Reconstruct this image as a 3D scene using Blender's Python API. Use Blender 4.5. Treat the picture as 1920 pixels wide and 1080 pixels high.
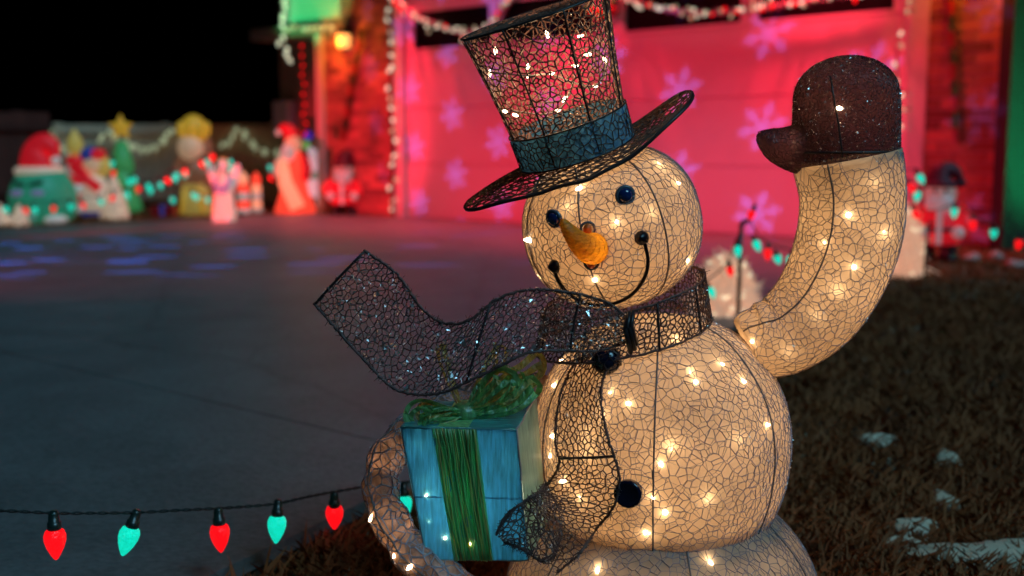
import bpy, math, random
import numpy as np
from mathutils import Vector, Matrix
from mathutils.geometry import delaunay_2d_cdt

for o in list(bpy.data.objects):
    bpy.data.objects.remove(o, do_unlink=True)
SC = bpy.context.scene
COL = SC.collection
R = math.radians
random.seed(7)
rng = np.random.default_rng(11)

# ------------------------------------------------------------------ camera
FPX = 2000.0                 # focal length in pixels of the 1920 wide photograph
CAM_H = 0.66
PITCH = R(7.15)
cd = bpy.data.cameras.new('camera'); cam = bpy.data.objects.new('camera', cd); COL.objects.link(cam)
cam.location = (0, 0, CAM_H); cam.rotation_euler = (math.pi / 2 - PITCH, 0, 0)
cd.sensor_width = 36.0; cd.lens = 36.0 * FPX / 1920.0
cd.clip_start = 0.02; cd.clip_end = 3000
cd.dof.use_dof = True; cd.dof.focus_distance = 1.30; cd.dof.aperture_fstop = 3.2
SC.camera = cam
SC.render.resolution_x = 1024; SC.render.resolution_y = 576

# ------------------------------------------------------------------ world, moonlike street light, exposure
world = bpy.data.worlds.new('World'); SC.world = world; world.use_nodes = True
wn = world.node_tree.nodes; wl = world.node_tree.links
sky = wn.new('ShaderNodeTexSky'); sky.sky_type = 'NISHITA'; sky.sun_disc = False
sky.sun_elevation = R(-6.0); sky.sun_rotation = R(200)
wl.new(sky.outputs[0], wn['Background'].inputs[0]); wn['Background'].inputs[1].default_value = 0.05
sd = bpy.data.lights.new('night_sun', 'SUN'); sun = bpy.data.objects.new('night_sun', sd); COL.objects.link(sun)
sd.energy = 1.10; sd.angle = R(25); sd.color = (0.29, 0.73, 1.0)
sun.rotation_euler = (R(42), R(0), R(46))
vs = SC.view_settings
vs.view_transform = 'Standard'; vs.look = 'None'; vs.exposure = 0.0; vs.gamma = 1.0
try: vs.use_curve_mapping = False
except Exception: pass
SC.render.engine = 'CYCLES'
cy = SC.cycles
cy.use_denoising = True
try: cy.denoiser = 'OPENIMAGEDENOISE'
except Exception: pass
cy.sample_clamp_indirect = 4.0
cy.max_bounces = 8; cy.transparent_max_bounces = 12
cy.use_light_tree = True

# ------------------------------------------------------------------ pixel of the photograph -> place in the world (for measuring)
cp, sp = math.cos(PITCH), math.sin(PITCH)
def ray(px, py):
    x = (px - 960.0) / FPX; y = (540.0 - py) / FPX
    return np.array([x, y * sp + cp, y * cp - sp])
CAM = np.array([0, 0, CAM_H])
def P(px, py, Y):
    d = ray(px, py); return CAM + d * (Y / d[1])
def G(px, py, z=0.0):
    d = ray(px, py); return CAM + d * ((z - CAM_H) / d[2])
def mpp(px, py, Y):          # metres per photo pixel at that depth
    d = ray(px, py); return (Y / d[1]) / FPX

# ------------------------------------------------------------------ materials
MATS = {}
def new_mat(name):
    m = bpy.data.materials.new(name); m.use_nodes = True
    MATS[name] = m
    return m, m.node_tree.nodes, m.node_tree.links, m.node_tree.nodes['Principled BSDF']
def mat(name, col, rough=0.6, metal=0.0, var=0.12, scale=20.0, bump=0.0, bscale=120.0, emit=None, es=0.0, spec=0.5, coat=0.0, rnd=0.0):
    m, n, l, b = new_mat(name)
    tc = n.new('ShaderNodeTexCoord')
    no = n.new('ShaderNodeTexNoise'); no.inputs['Scale'].default_value = scale; no.inputs['Detail'].default_value = 4
    l.new(tc.outputs['Object'], no.inputs['Vector'])
    mx = n.new('ShaderNodeMix'); mx.data_type = 'RGBA'
    c = np.array(col[:3])
    mx.inputs[6].default_value = (*np.clip(c * (1 - var), 0, 1), 1); mx.inputs[7].default_value = (*np.clip(c * (1 + var), 0, 1), 1)
    l.new(no.outputs['Fac'], mx.inputs[0])
    out = mx.outputs[2]
    if rnd > 0:
        oi = n.new('ShaderNodeObjectInfo')
        mr = n.new('ShaderNodeMapRange'); mr.inputs[3].default_value = 1 - rnd; mr.inputs[4].default_value = 1 + rnd
        l.new(oi.outputs['Random'], mr.inputs[0])
        hs = n.new('ShaderNodeHueSaturation'); l.new(mr.outputs[0], hs.inputs['Value']); l.new(out, hs.inputs['Color']); out = hs.outputs[0]
    l.new(out, b.inputs['Base Color'])
    b.inputs['Roughness'].default_value = rough; b.inputs['Metallic'].default_value = metal
    b.inputs['Specular IOR Level'].default_value = spec
    b.inputs['Coat Weight'].default_value = coat
    if emit is not None:
        b.inputs['Emission Color'].default_value = (*emit, 1); b.inputs['Emission Strength'].default_value = es
    if bump > 0:
        bn = n.new('ShaderNodeTexNoise'); bn.inputs['Scale'].default_value = bscale; bn.inputs['Detail'].default_value = 5
        l.new(tc.outputs['Object'], bn.inputs['Vector'])
        bp = n.new('ShaderNodeBump'); bp.inputs['Strength'].default_value = bump; bp.inputs['Distance'].default_value = 0.01
        l.new(bn.outputs['Fac'], bp.inputs['Height']); l.new(bp.outputs[0], b.inputs['Normal'])
    return m
def glow_mat(name, col, strength, facet=0.0, fscale=300):
    m, n, l, b = new_mat(name)
    b.inputs['Base Color'].default_value = (*np.clip(np.array(col), 0, 1) * 0.8, 1)
    b.inputs['Roughness'].default_value = 0.25
    b.inputs['Emission Color'].default_value = (*col, 1); b.inputs['Emission Strength'].default_value = strength
    if facet > 0:
        tc = n.new('ShaderNodeTexCoord'); v = n.new('ShaderNodeTexVoronoi'); v.inputs['Scale'].default_value = fscale
        l.new(tc.outputs['Object'], v.inputs['Vector'])
        mr = n.new('ShaderNodeMapRange'); mr.inputs[3].default_value = strength * (1 - facet); mr.inputs[4].default_value = strength * (1 + facet)
        l.new(v.outputs['Color'], mr.inputs[0]); l.new(mr.outputs[0], b.inputs['Emission Strength'])
        bp = n.new('ShaderNodeBump'); bp.inputs['Strength'].default_value = 0.6; bp.inputs['Distance'].default_value = 0.002
        l.new(v.outputs['Distance'], bp.inputs['Height']); l.new(bp.outputs[0], b.inputs['Normal'])
    return m
def cloth_mat(name, col, transl=0.5, var=0.1, scale=40, stripes=None, gloss=0.0, open_=0.0):
    """thin fabric: diffuse on the lit side, lets the bulbs inside glow through"""
    m, n, l, b = new_mat(name); n.remove(b)
    out = n['Material Output']
    tc = n.new('ShaderNodeTexCoord'); no = n.new('ShaderNodeTexNoise'); no.inputs['Scale'].default_value = scale; no.inputs['Detail'].default_value = 5
    if stripes is not None:
        mp = n.new('ShaderNodeMapping'); mp.inputs['Scale'].default_value = stripes
        l.new(tc.outputs['Object'], mp.inputs['Vector']); l.new(mp.outputs[0], no.inputs['Vector'])
    else:
        l.new(tc.outputs['Object'], no.inputs['Vector'])
    cr = n.new('ShaderNodeValToRGB'); c = np.array(col)
    cr.color_ramp.elements[0].position = 0.3; cr.color_ramp.elements[1].position = 0.7
    cr.color_ramp.elements[0].color = (*np.clip(c * (1 - var), 0, 1), 1); cr.color_ramp.elements[1].color = (*np.clip(c * (1 + var), 0, 1), 1)
    l.new(no.outputs['Fac'], cr.inputs[0])
    d = n.new('ShaderNodeBsdfDiffuse'); t = n.new('ShaderNodeBsdfTranslucent'); mx = n.new('ShaderNodeMixShader')
    mx.inputs[0].default_value = transl
    l.new(cr.outputs[0], d.inputs[0]); l.new(cr.outputs[0], t.inputs[0]); l.new(d.outputs[0], mx.inputs[1]); l.new(t.outputs[0], mx.inputs[2])
    last = mx
    if gloss > 0:
        g = n.new('ShaderNodeBsdfGlossy'); g.inputs['Roughness'].default_value = 0.35
        g.inputs[0].default_value = (0.8, 0.85, 0.9, 1)
        m2 = n.new('ShaderNodeMixShader'); m2.inputs[0].default_value = gloss
        bp = n.new('ShaderNodeBump'); bp.inputs['Strength'].default_value = 0.8; bp.inputs['Distance'].default_value = 0.004
        l.new(no.outputs['Fac'], bp.inputs['Height']); l.new(bp.outputs[0], g.inputs['Normal']); l.new(bp.outputs[0], d.inputs['Normal'])
        l.new(mx.outputs[0], m2.inputs[1]); l.new(g.outputs[0], m2.inputs[2]); last = m2
    if open_ > 0:      # loosely woven: part of the light passes straight through
        tr_ = n.new('ShaderNodeBsdfTransparent'); m3 = n.new('ShaderNodeMixShader'); m3.inputs[0].default_value = open_
        l.new(last.outputs[0], m3.inputs[1]); l.new(tr_.outputs[0], m3.inputs[2]); last = m3
    l.new(last.outputs[0], out.inputs[0])
    return m

def concrete():
    m, n, l, b = new_mat('concrete'); tc = n.new('ShaderNodeTexCoord')
    def noise(sc, det, dist=0.0):
        q = n.new('ShaderNodeTexNoise'); q.inputs['Scale'].default_value = sc; q.inputs['Detail'].default_value = det; q.inputs['Distortion'].default_value = dist; l.new(tc.outputs['Object'], q.inputs['Vector']); return q.outputs['Fac']
    def ramp(f, p0, c0, p1, c1):
        r = n.new('ShaderNodeValToRGB'); e = r.color_ramp.elements; e[0].position = p0; e[0].color = (*c0, 1); e[1].position = p1; e[1].color = (*c1, 1); l.new(f, r.inputs[0]); return r.outputs[0]
    def mul(a, c):
        q = n.new('ShaderNodeMix'); q.data_type = 'RGBA'; q.blend_type = 'MULTIPLY'; q.inputs[0].default_value = 1.0; l.new(a, q.inputs[6]); l.new(c, q.inputs[7]); return q.outputs[2]
    c = ramp(noise(0.55, 3, 1.2), .35, (.165, .166, .168), .68, (.205, .206, .206))
    c = mul(c, ramp(noise(4.0, 5, .6), .38, (.84, .84, .84), .60, (1, 1, 1)))
    c = mul(c, ramp(noise(70, 4), .30, (.72, .72, .72), .62, (1.05, 1.05, 1.05)))
    v = n.new('ShaderNodeTexVoronoi'); v.feature = 'DISTANCE_TO_EDGE'; v.inputs['Scale'].default_value = .45
    mp = n.new('ShaderNodeMix'); mp.data_type = 'VECTOR'; mp.inputs[0].default_value = .10
    nz = n.new('ShaderNodeTexNoise'); nz.inputs['Scale'].default_value = 5; l.new(tc.outputs['Object'], nz.inputs['Vector']); l.new(tc.outputs['Object'], mp.inputs[4]); l.new(nz.outputs['Color'], mp.inputs[5]); l.new(mp.outputs[1], v.inputs['Vector'])
    c = mul(c, ramp(v.outputs['Distance'], .0015, (.78, .78, .78), .006, (1, 1, 1)))
    l.new(c, b.inputs['Base Color']); b.inputs['Roughness'].default_value = .5
    bp = n.new('ShaderNodeBump'); bp.inputs['Strength'].default_value = .35; bp.inputs['Distance'].default_value = .006; l.new(noise(90, 5), bp.inputs['Height']); l.new(bp.outputs[0], b.inputs['Normal'])
concrete()
mat('joint', (0.13, 0.13, 0.13), 0.9)
mat('soil', (0.06, 0.028, 0.014), 0.95, var=0.4, scale=6, bump=0.7, bscale=40)
mat('dry_grass', (0.27, 0.078, 0.018), 0.8, var=0.55, scale=7)
mat('frost_grass', (0.30, 0.27, 0.19), 0.8, var=0.3, scale=30)
mat('snow', (0.72, 0.60, 0.44), 0.6, var=0.12, scale=14, bump=0.5, bscale=60)
mat('white_paint', (0.72, 0.70, 0.68), 0.45, var=0.05, scale=4)
mat('door_paint', (0.78, 0.76, 0.76), 0.4, var=0.04, scale=2, bump=0.05, bscale=20)
mat('dark_glass', (0.004, 0.004, 0.006), 0.35, var=0.1, spec=0.15)
mat('brick', (0.40, 0.17, 0.125), 0.85, var=0.25, scale=25, bump=0.4, bscale=60, rnd=0.5)
mat('mortar', (0.50, 0.42, 0.37), 0.9, var=0.15, scale=30)
mat('brown_siding', (0.26, 0.19, 0.155), 0.7, var=0.12, scale=5)
mat('dark_trim', (0.03, 0.022, 0.02), 0.6)
mat('roof_shingle', (0.05, 0.045, 0.045), 0.9, var=0.3)
mat('vinyl', (0.80, 0.60, 0.42), 0.5, var=0.06, scale=3, rnd=0.08)
mat('wood_fence', (0.17, 0.045, 0.032), 0.85, var=0.35, scale=8, rnd=0.25)
mat('meter_grey', (0.34, 0.36, 0.50), 0.5)
# snowman
cloth_mat('snow_cloth', (0.80, 0.66, 0.49), 0.55, var=0.16, scale=14)
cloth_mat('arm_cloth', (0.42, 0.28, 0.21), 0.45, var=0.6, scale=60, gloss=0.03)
cloth_mat('mitten_cloth', (0.058, 0.020, 0.026), 0.45, var=0.45, scale=70, stripes=(9, 9, 1.5), gloss=0.04, open_=0.10)
cloth_mat('band_cloth', (0.06, 0.23, 0.44), 0.35, var=0.35, scale=60, gloss=0.06)
mat('pale_thread', (0.36, 0.33, 0.39), 0.45, var=0.3, scale=60)
mat('seam_wire', (0.19, 0.17, 0.17), 0.45, var=0.2)
mat('dark_thread', (0.115, 0.062, 0.058), 0.45, var=0.3, scale=80)
mat('mitten_thread', (0.095, 0.040, 0.046), 0.4, var=0.3, scale=80)
mat('hat_thread', (0.17, 0.085, 0.062), 0.45, var=0.3, scale=80)
mat('dark_wire', (0.035, 0.022, 0.024), 0.4, var=0.2)
mat('glitter', (0.95, 0.96, 0.98), 0.38, metal=1.0, var=0.1)
mat('eye_navy', (0.010, 0.030, 0.13), 0.08, var=0.1, coat=0.8)
mat('eye_ring', (0.10, 0.13, 0.17), 0.25, var=0.1, coat=0.5)
mat('button_black', (0.006, 0.008, 0.026), 0.18, var=0.1, coat=0.4)
mat('mouth_black', (0.010, 0.006, 0.010), 0.3, var=0.1)
cloth_mat('carrot', (0.92, 0.40, 0.015), 0.45, var=0.25, scale=40, stripes=(4, 1, 9), gloss=0.06)
mat('carrot_tab', (0.85, 0.16, 0.02), 0.4, var=0.1)
glow_mat('warm_bulb', (1.0, 0.70, 0.40), 12.0)
mat('lamp_wire', (0.35, 0.33, 0.30), 0.5)
# gift
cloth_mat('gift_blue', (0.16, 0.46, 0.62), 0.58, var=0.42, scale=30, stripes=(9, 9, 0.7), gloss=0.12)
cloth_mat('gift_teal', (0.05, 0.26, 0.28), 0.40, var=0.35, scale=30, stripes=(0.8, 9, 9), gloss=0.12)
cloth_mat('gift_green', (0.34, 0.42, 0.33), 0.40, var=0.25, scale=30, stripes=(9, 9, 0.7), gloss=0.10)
cloth_mat('raffia_green', (0.42, 0.80, 0.34), 0.60, var=0.25, scale=22, stripes=(7, 7, 0.8), gloss=0.14)
cloth_mat('raffia_gold', (0.88, 0.74, 0.26), 0.60, var=0.25, scale=22, stripes=(7, 7, 0.8), gloss=0.12)
mat('edge_wire', (0.42, 0.30, 0.27), 0.4)
# string lights
glow_mat('bulb_red', (1.0, 0.004, 0.008), 1.15, 0.18, 340)
glow_mat('bulb_cyan', (0.004, 0.68, 0.47), 1.05, 0.22, 340)
glow_mat('bulb_white', (0.78, 0.86, 0.62), 0.85)
glow_mat('bulb_pale', (0.62, 0.70, 0.42), 0.42)
glow_mat('bulb_warm_far', (1.0, 0.78, 0.52), 0.85)
glow_mat('lamp_glass', (1.0, 0.40, 0.10), 2.0)
mat('cord_green', (0.010, 0.016, 0.014), 0.5)
mat('socket_green', (0.012, 0.030, 0.026), 0.35, coat=0.3)
mat('tinsel_pink', (0.60, 0.44, 0.48), 0.4, var=0.3, scale=60)
mat('tinsel_green', (0.022, 0.055, 0.018), 0.6, var=0.4, scale=60)
mat('tinsel_red', (0.42, 0.008, 0.015), 0.4, var=0.3, scale=60)
# yard figures: translucent plastic and nylon lit from inside; coat figures and shrubs only have added glow
def lit(name, col, e=0.10, rough=0.45): return mat(name, col, rough, var=0.12, scale=9, emit=col, es=e)
lit('f_green', (0.03, 0.30, 0.17), 0.34); lit('f_red', (0.62, 0.010, 0.018), 0.50); lit('f_white', (0.72, 0.66, 0.60), 0.26)
lit('f_cream', (0.75, 0.58, 0.44), 0.36); lit('f_yellow', (0.62, 0.46, 0.10), 0.30); lit('f_gold', (0.62, 0.36, 0.03), 0.42)
lit('f_skin', (0.72, 0.46, 0.28), 0.34); lit('f_brown', (0.26, 0.11, 0.06), 0.34); lit('f_blue', (0.03, 0.06, 0.34), 0.25)
lit('f_tree', (0.05, 0.34, 0.10), 0.32); lit('f_lilac', (0.30, 0.26, 0.48), 0.22); lit('f_hotred', (1.0, 0.06, 0.03), 0.95)
lit('f_peach', (1.0, 0.36, 0.20), 0.75); lit('f_pure', (0.68, 0.70, 0.80), 0.42); lit('f_pine', (0.02, 0.10, 0.06), 0.05)
lit('f_mint', (0.12, 0.36, 0.28), 0.35)
mat('f_black', (0.012, 0.010, 0.014), 0.4); mat('f_dkgreen', (0.012, 0.10, 0.06), 0.5)
mat('s_cap', (0.10, 0.012, 0.03), 0.6); lit('s_red', (0.62, 0.010, 0.02), 0.55); lit('s_white', (0.60, 0.50, 0.50), 0.20); lit('s_skin', (0.62, 0.38, 0.34), 0.20)  # coat figures: self-glow added to brighten them, no bulb inside
glow_mat('ball_blue', (0.08, 0.03, 0.62), 0.5); glow_mat('ball_green', (0.10, 0.50, 0.10), 0.5)
lit('f_net', (0.70, 0.46, 0.32), 0.42)  # on shrub twigs this glow stands in for light from the net bulbs

# ------------------------------------------------------------------ mesh helpers
class MB:
    def __init__(s): s.v = []; s.f = []
    def add(s, v, f):
        o = len(s.v); s.v += [tuple(map(float, p)) for p in v]; s.f += [tuple(int(i) + o for i in q) for q in f]; return s
    def box(s, x0, x1, y0, y1, z0, z1):
        v = [(x0, y0, z0), (x1, y0, z0), (x1, y1, z0), (x0, y1, z0), (x0, y0, z1), (x1, y0, z1), (x1, y1, z1), (x0, y1, z1)]
        return s.add(v, [(3, 2, 1, 0), (4, 5, 6, 7), (0, 1, 5, 4), (1, 2, 6, 5), (2, 3, 7, 6), (3, 0, 4, 7)])
    def lathe(s, prof, c=(0, 0, 0), n=20, sy=1.0, cap=True):
        v = []; f = []
        for (z, r) in prof:
            for k in range(n):
                a = 2 * math.pi * k / n
                v.append((c[0] + r * math.cos(a), c[1] + sy * r * math.sin(a), c[2] + z))
        m = len(prof)
        for i in range(m - 1):
            for k in range(n):
                f.append((i * n + k, i * n + (k + 1) % n, (i + 1) * n + (k + 1) % n, (i + 1) * n + k))
        if cap:
            f.append(tuple(range(n))[::-1]); f.append(tuple((m - 1) * n + k for k in range(n)))
        return s.add(v, f)
    def ell(s, c, r, n=16, m=10, rot=None):
        v = []; f = []
        rot = rot or Matrix.Identity(3)
        for i in range(m + 1):
            t = math.pi * i / m
            for k in range(n):
                a = 2 * math.pi * k / n
                q = rot @ Vector((r[0] * math.sin(t) * math.cos(a), r[1] * math.sin(t) * math.sin(a), r[2] * math.cos(t)))
                v.append((c[0] + q[0], c[1] + q[1], c[2] + q[2]))
        for i in range(m):
            for k in range(n):
                f.append(((i + 1) * n + k, (i + 1) * n + (k + 1) % n, i * n + (k + 1) % n, i * n + k))
        return s.add(v, f)
    def tube(s, pts, r, n=6):
        pts = np.array(pts, float)
        r = np.full(len(pts), r) if np.isscalar(r) else np.array(r)
        sw = Sweep(pts, r); v, f = sw.grid(n, cap=True); return s.add(v, f)
    def segs(s, A, B, ra, rb=None):
        v, f = seg_prisms(A, B, ra, rb); return s.add(v, f)

def seg_prisms(A, B, ra, rb=None):
    A = np.asarray(A, float); B = np.asarray(B, float); rb = ra if rb is None else rb
    d = B - A; L = np.linalg.norm(d, axis=1, keepdims=True); d = d / np.maximum(L, 1e-9)
    h = np.where(np.abs(d[:, 2:3]) < 0.9, np.array([[0, 0, 1.0]]), np.array([[1.0, 0, 0]]))
    u = np.cross(d, h); u /= np.linalg.norm(u, axis=1, keepdims=True); w = np.cross(d, u)
    ra = np.broadcast_to(np.asarray(ra, float), (len(A),))[:, None]; rb = np.broadcast_to(np.asarray(rb, float), (len(A),))[:, None]
    V = []
    for k in range(3):
        a = 2 * math.pi * k / 3; V.append(A + ra * (u * math.cos(a) + w * math.sin(a)))
    for k in range(3):
        a = 2 * math.pi * k / 3; V.append(B + rb * (u * math.cos(a) + w * math.sin(a)))
    V = np.stack(V, 1).reshape(-1, 3)
    F = np.array([(0, 1, 4, 3), (1, 2, 5, 4), (2, 0, 3, 5)])
    F = (np.arange(len(A))[:, None, None] * 6 + F[None]).reshape(-1, 4)
    return V, F

def catmull(pts, n=12, closed=False):
    pts = np.array(pts, float); N = len(pts); out = []
    rngi = range(N if closed else N - 1)
    for i in rngi:
        p0 = pts[(i - 1) % N] if (closed or i > 0) else 2 * pts[0] - pts[1]
        p1 = pts[i]; p2 = pts[(i + 1) % N]
        p3 = pts[(i + 2) % N] if (closed or i + 2 < N) else 2 * pts[-1] - pts[-2]
        for k in range(n):
            t = k / n
            out.append(0.5 * ((2 * p1) + (-p0 + p2) * t + (2 * p0 - 5 * p1 + 4 * p2 - p3) * t * t + (-p0 + 3 * p1 - 3 * p2 + p3) * t ** 3))
    if not closed: out.append(pts[-1])
    return np.array(out)
def resample(p, n):
    p = np.asarray(p, float); s = np.concatenate([[0], np.cumsum(np.linalg.norm(np.diff(p, axis=0), axis=1))])
    t = np.linspace(0, s[-1], n); return np.stack([np.interp(t, s, p[:, k]) for k in range(p.shape[1])], 1)

def vor_edges(pts, period=None, pad=0.6):
    """edges of the Voronoi cells of 2D points, optionally periodic in the first coordinate"""
    q = pts
    if period:
        q = np.concatenate([pts, pts[pts[:, 0] < pad] + [period, 0], pts[pts[:, 0] > period - pad] - [period, 0]])
    vs_, es_, fs_, *_ = delaunay_2d_cdt([Vector(p) for p in q], [], [], 0, 1e-9)
    V = np.array([tuple(v) for v in vs_]); T = np.array([f for f in fs_ if len(f) == 3])
    a, b, c = V[T[:, 0]], V[T[:, 1]], V[T[:, 2]]
    d = 2 * (a[:, 0] * (b[:, 1] - c[:, 1]) + b[:, 0] * (c[:, 1] - a[:, 1]) + c[:, 0] * (a[:, 1] - b[:, 1]))
    d = np.where(np.abs(d) < 1e-12, 1e-12, d)
    a2, b2, c2 = (a ** 2).sum(1), (b ** 2).sum(1), (c ** 2).sum(1)
    cc = np.stack([(a2 * (b[:, 1] - c[:, 1]) + b2 * (c[:, 1] - a[:, 1]) + c2 * (a[:, 1] - b[:, 1])) / d,
                   (a2 * (c[:, 0] - b[:, 0]) + b2 * (a[:, 0] - c[:, 0]) + c2 * (b[:, 0] - a[:, 0])) / d], 1)
    em = {}; E = []
    for i, t in enumerate(T):
        for k in range(3):
            e = (int(t[k]), int(t[(k + 1) % 3])); e = (min(e), max(e))
            if e in em: E.append((em[e], i))
            else: em[e] = i
    E = np.array(E); return cc[E[:, 0]], cc[E[:, 1]]

def thin(points3, order_d):
    """dart throwing: keep points at least order_d apart"""
    keep = []; K = np.zeros((len(points3), 3)); n = 0
    d2 = order_d ** 2
    for i, p in enumerate(points3):
        if n and (((K[:n] - p) ** 2).sum(1) < d2).any(): continue
        K[n] = p; n += 1; keep.append(i)
    return np.array(keep)

class Sweep:
    def __init__(s, pts, rad, up=None, sy=1.0, pil=None):
        s.pil = pil; s.p = np.array(pts, float); s.r = np.array(rad, float); N = len(s.p); s.sy = sy
        t = np.gradient(s.p, axis=0); t /= np.maximum(np.linalg.norm(t, axis=1, keepdims=True), 1e-9); s.t = t
        n0 = np.array(up if up is not None else ((1, 0, 0) if abs(t[0][0]) < 0.8 else (0, 0, 1)), float)
        ns = []
        for i in range(N):
            n0 = n0 - t[i] * n0.dot(t[i]); n0 = n0 / np.linalg.norm(n0); ns.append(n0)
        s.n = np.array(ns); s.b = np.cross(s.t, s.n)
        dp = np.linalg.norm(np.diff(s.p, axis=0), axis=1); dr = np.diff(s.r); ds = np.sqrt(dp ** 2 + dr ** 2)
        rm = np.maximum((s.r[1:] + s.r[:-1]) / 2, 1e-4)
        s.m = np.concatenate([[0], np.cumsum(ds / rm)]); s.area = 2 * math.pi * (rm * ds); s.acum = np.concatenate([[0], np.cumsum(s.area)])
    def at(s, th, m, off=0.0):
        th = np.asarray(th); m = np.asarray(m); k = np.interp(m, s.m, np.arange(len(s.m)))
        I = lambda A: np.stack([np.interp(k, np.arange(len(A)), A[:, j]) for j in range(3)], -1)
        p, n, b = I(s.p), I(s.n), I(s.b); r = np.interp(k, np.arange(len(s.r)), s.r) + off
        r = r * s.pillow(th)
        return p + r[..., None] * (np.cos(th)[..., None] * n + s.sy * np.sin(th)[..., None] * b)
    def pillow(s, th):
        if s.pil is None: return np.ones_like(np.asarray(th, float))
        k, ph, amt = s.pil; return 1 - amt * np.abs(np.cos(k * (th - ph) / 2)) ** 10 + amt * .35 * np.sin(3 * th + 1.3)
    def grid(s, n=48, cap=False):
        a = np.arange(n) * 2 * math.pi / n; N = len(s.p)
        V = s.p[:, None] + (s.r[:, None] * s.pillow(a)[None])[..., None] * (np.cos(a)[None, :, None] * s.n[:, None] + s.sy * np.sin(a)[None, :, None] * s.b[:, None])
        V = V.reshape(-1, 3); F = []
        for i in range(N - 1):
            for k in range(n): F.append((i * n + k, i * n + (k + 1) % n, (i + 1) * n + (k + 1) % n, (i + 1) * n + k))
        if cap: F.append(tuple(range(n))[::-1]); F.append(tuple((N - 1) * n + k for k in range(n)))
        return V, F
    def net(s, cell, r, off=0.001, m0=None, m1=None, spread=0.40):
        tot = s.acum[-1]; want = int(tot / cell ** 2)
        cand = want * 4
        m = np.interp(rng.random(cand) * tot, s.acum, s.m); th = rng.random(cand) * 2 * math.pi
        k = thin(s.at(th, m), cell * spread)[:int(want * 1.15)]
        a, b = vor_edges(np.stack([th[k], m[k]], 1), 2 * math.pi)
        mid = (a + b) / 2; lo, hi = 0, s.m[-1]
        ok = (mid[:, 0] >= 0) & (mid[:, 0] < 2 * math.pi) & (mid[:, 1] > lo) & (mid[:, 1] < hi) & (np.abs(a - b).max(1) < 1.0)
        a, b = a[ok], b[ok]; a[:, 1] = np.clip(a[:, 1], lo, hi); b[:, 1] = np.clip(b[:, 1], lo, hi)
        rr = r * (0.7 + 0.6 * rng.random(len(a)))
        return seg_prisms(s.at(a[:, 0], a[:, 1], off), s.at(b[:, 0], b[:, 1], off), rr, rr * (0.8 + 0.5 * rng.random(len(a))))
    def flakes(s, n, size, off=0.0015):
        m = np.interp(rng.random(n) * s.acum[-1], s.acum, s.m); th = rng.random(n) * 2 * math.pi
        return flake_tris(s.at(th, m, off), size)

class Ribbon:
    """a strip between two edge lines"""
    def __init__(s, A, B, n=60, wave=0.0, nw=4):
        s.A = resample(catmull(A, 10), n); s.B = resample(catmull(B, 10), n)
        c = (s.A + s.B) / 2; s.L = np.linalg.norm(np.diff(c, axis=0), axis=1).sum(); s.W = np.linalg.norm(s.A - s.B, axis=1).mean()
        t = np.gradient(c, axis=0); nn = np.cross(t, s.B - s.A); s.N = nn / np.maximum(np.linalg.norm(nn, axis=1, keepdims=True), 1e-9)
        s.wave = wave; s.nw = nw; s.n = n
    def at(s, u, w, off=0.0):
        u = np.asarray(u, float); w = np.asarray(w, float); k = np.clip(u / s.L, 0, 1) * (s.n - 1)
        I = lambda A: np.stack([np.interp(k, np.arange(s.n), A[:, j]) for j in range(3)], -1)
        ww = np.clip(w / s.W, 0, 1)
        bulge = s.wave * np.sin(math.pi * ww) * np.cos(u / s.L * math.pi * s.nw) + off
        return I(s.A) * (1 - ww)[..., None] + I(s.B) * ww[..., None] + I(s.N) * bulge[..., None]
    def net(s, cell, r, spread=0.6):
        want = int(s.L * s.W / cell ** 2); c = want * 5
        q = rng.random((c, 2)) * [s.L + 4 * cell, s.W + 4 * cell] - 2 * cell
        k = thin(np.concatenate([q, np.zeros((c, 1))], 1), cell * spread)
        a, b = vor_edges(q[k]); mid = (a + b) / 2
        ok = (mid[:, 0] > 0) & (mid[:, 0] < s.L) & (mid[:, 1] > 0) & (mid[:, 1] < s.W) & (np.abs(a - b).max(1) < cell * 4)
        a, b = a[ok], b[ok]; rr = r * (0.7 + 0.7 * rng.random(len(a)))
        lim = lambda z: (np.clip(z[:, 0], 0, s.L), np.clip(z[:, 1], 0, s.W))
        return seg_prisms(s.at(*lim(a)), s.at(*lim(b)), rr, rr)
    def flakes(s, n, size): return flake_tris(s.at(rng.random(n) * s.L, rng.random(n) * s.W), size)

def flake_tris(p, size):
    n = len(p); V = p[:, None] + rng.normal(size=(n, 3, 3)) * (size * (0.5 + rng.random((n, 1, 1))))
    return V.reshape(-1, 3), np.arange(3 * n).reshape(-1, 3)

ORG = {}
def mkobj(name, mb, material, parent=None, smooth=True, org=None):
    v, f = (mb.v, mb.f) if isinstance(mb, MB) else mb
    v = np.asarray(v, float)
    o0 = np.array(org) if org is not None else np.array(ORG.get(parent.name, (0, 0, 0))) if parent else np.zeros(3)
    me = bpy.data.meshes.new(name); me.from_pydata((v - o0).tolist(), [], [tuple(map(int, q)) for q in f]); me.update()
    if smooth: me.polygons.foreach_set('use_smooth', [True] * len(me.polygons))
    me.materials.append(MATS[material] if isinstance(material, str) else material)
    o = bpy.data.objects.new(name, me); COL.objects.link(o)
    if parent: o.parent = parent; ORG[o.name] = tuple(o0)
    return o
def inst(name, me, parent=None, loc=(0, 0, 0), rot=None, scale=None, material=None):
    o = bpy.data.objects.new(name, me); COL.objects.link(o); o.parent = parent; o.location = loc
    if rot is not None:
        o.rotation_mode = 'QUATERNION'; o.rotation_quaternion = rot
    if scale is not None: o.scale = scale
    if material: o.material_slots[0].link = 'OBJECT'; o.material_slots[0].material = MATS[material]
    return o
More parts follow.
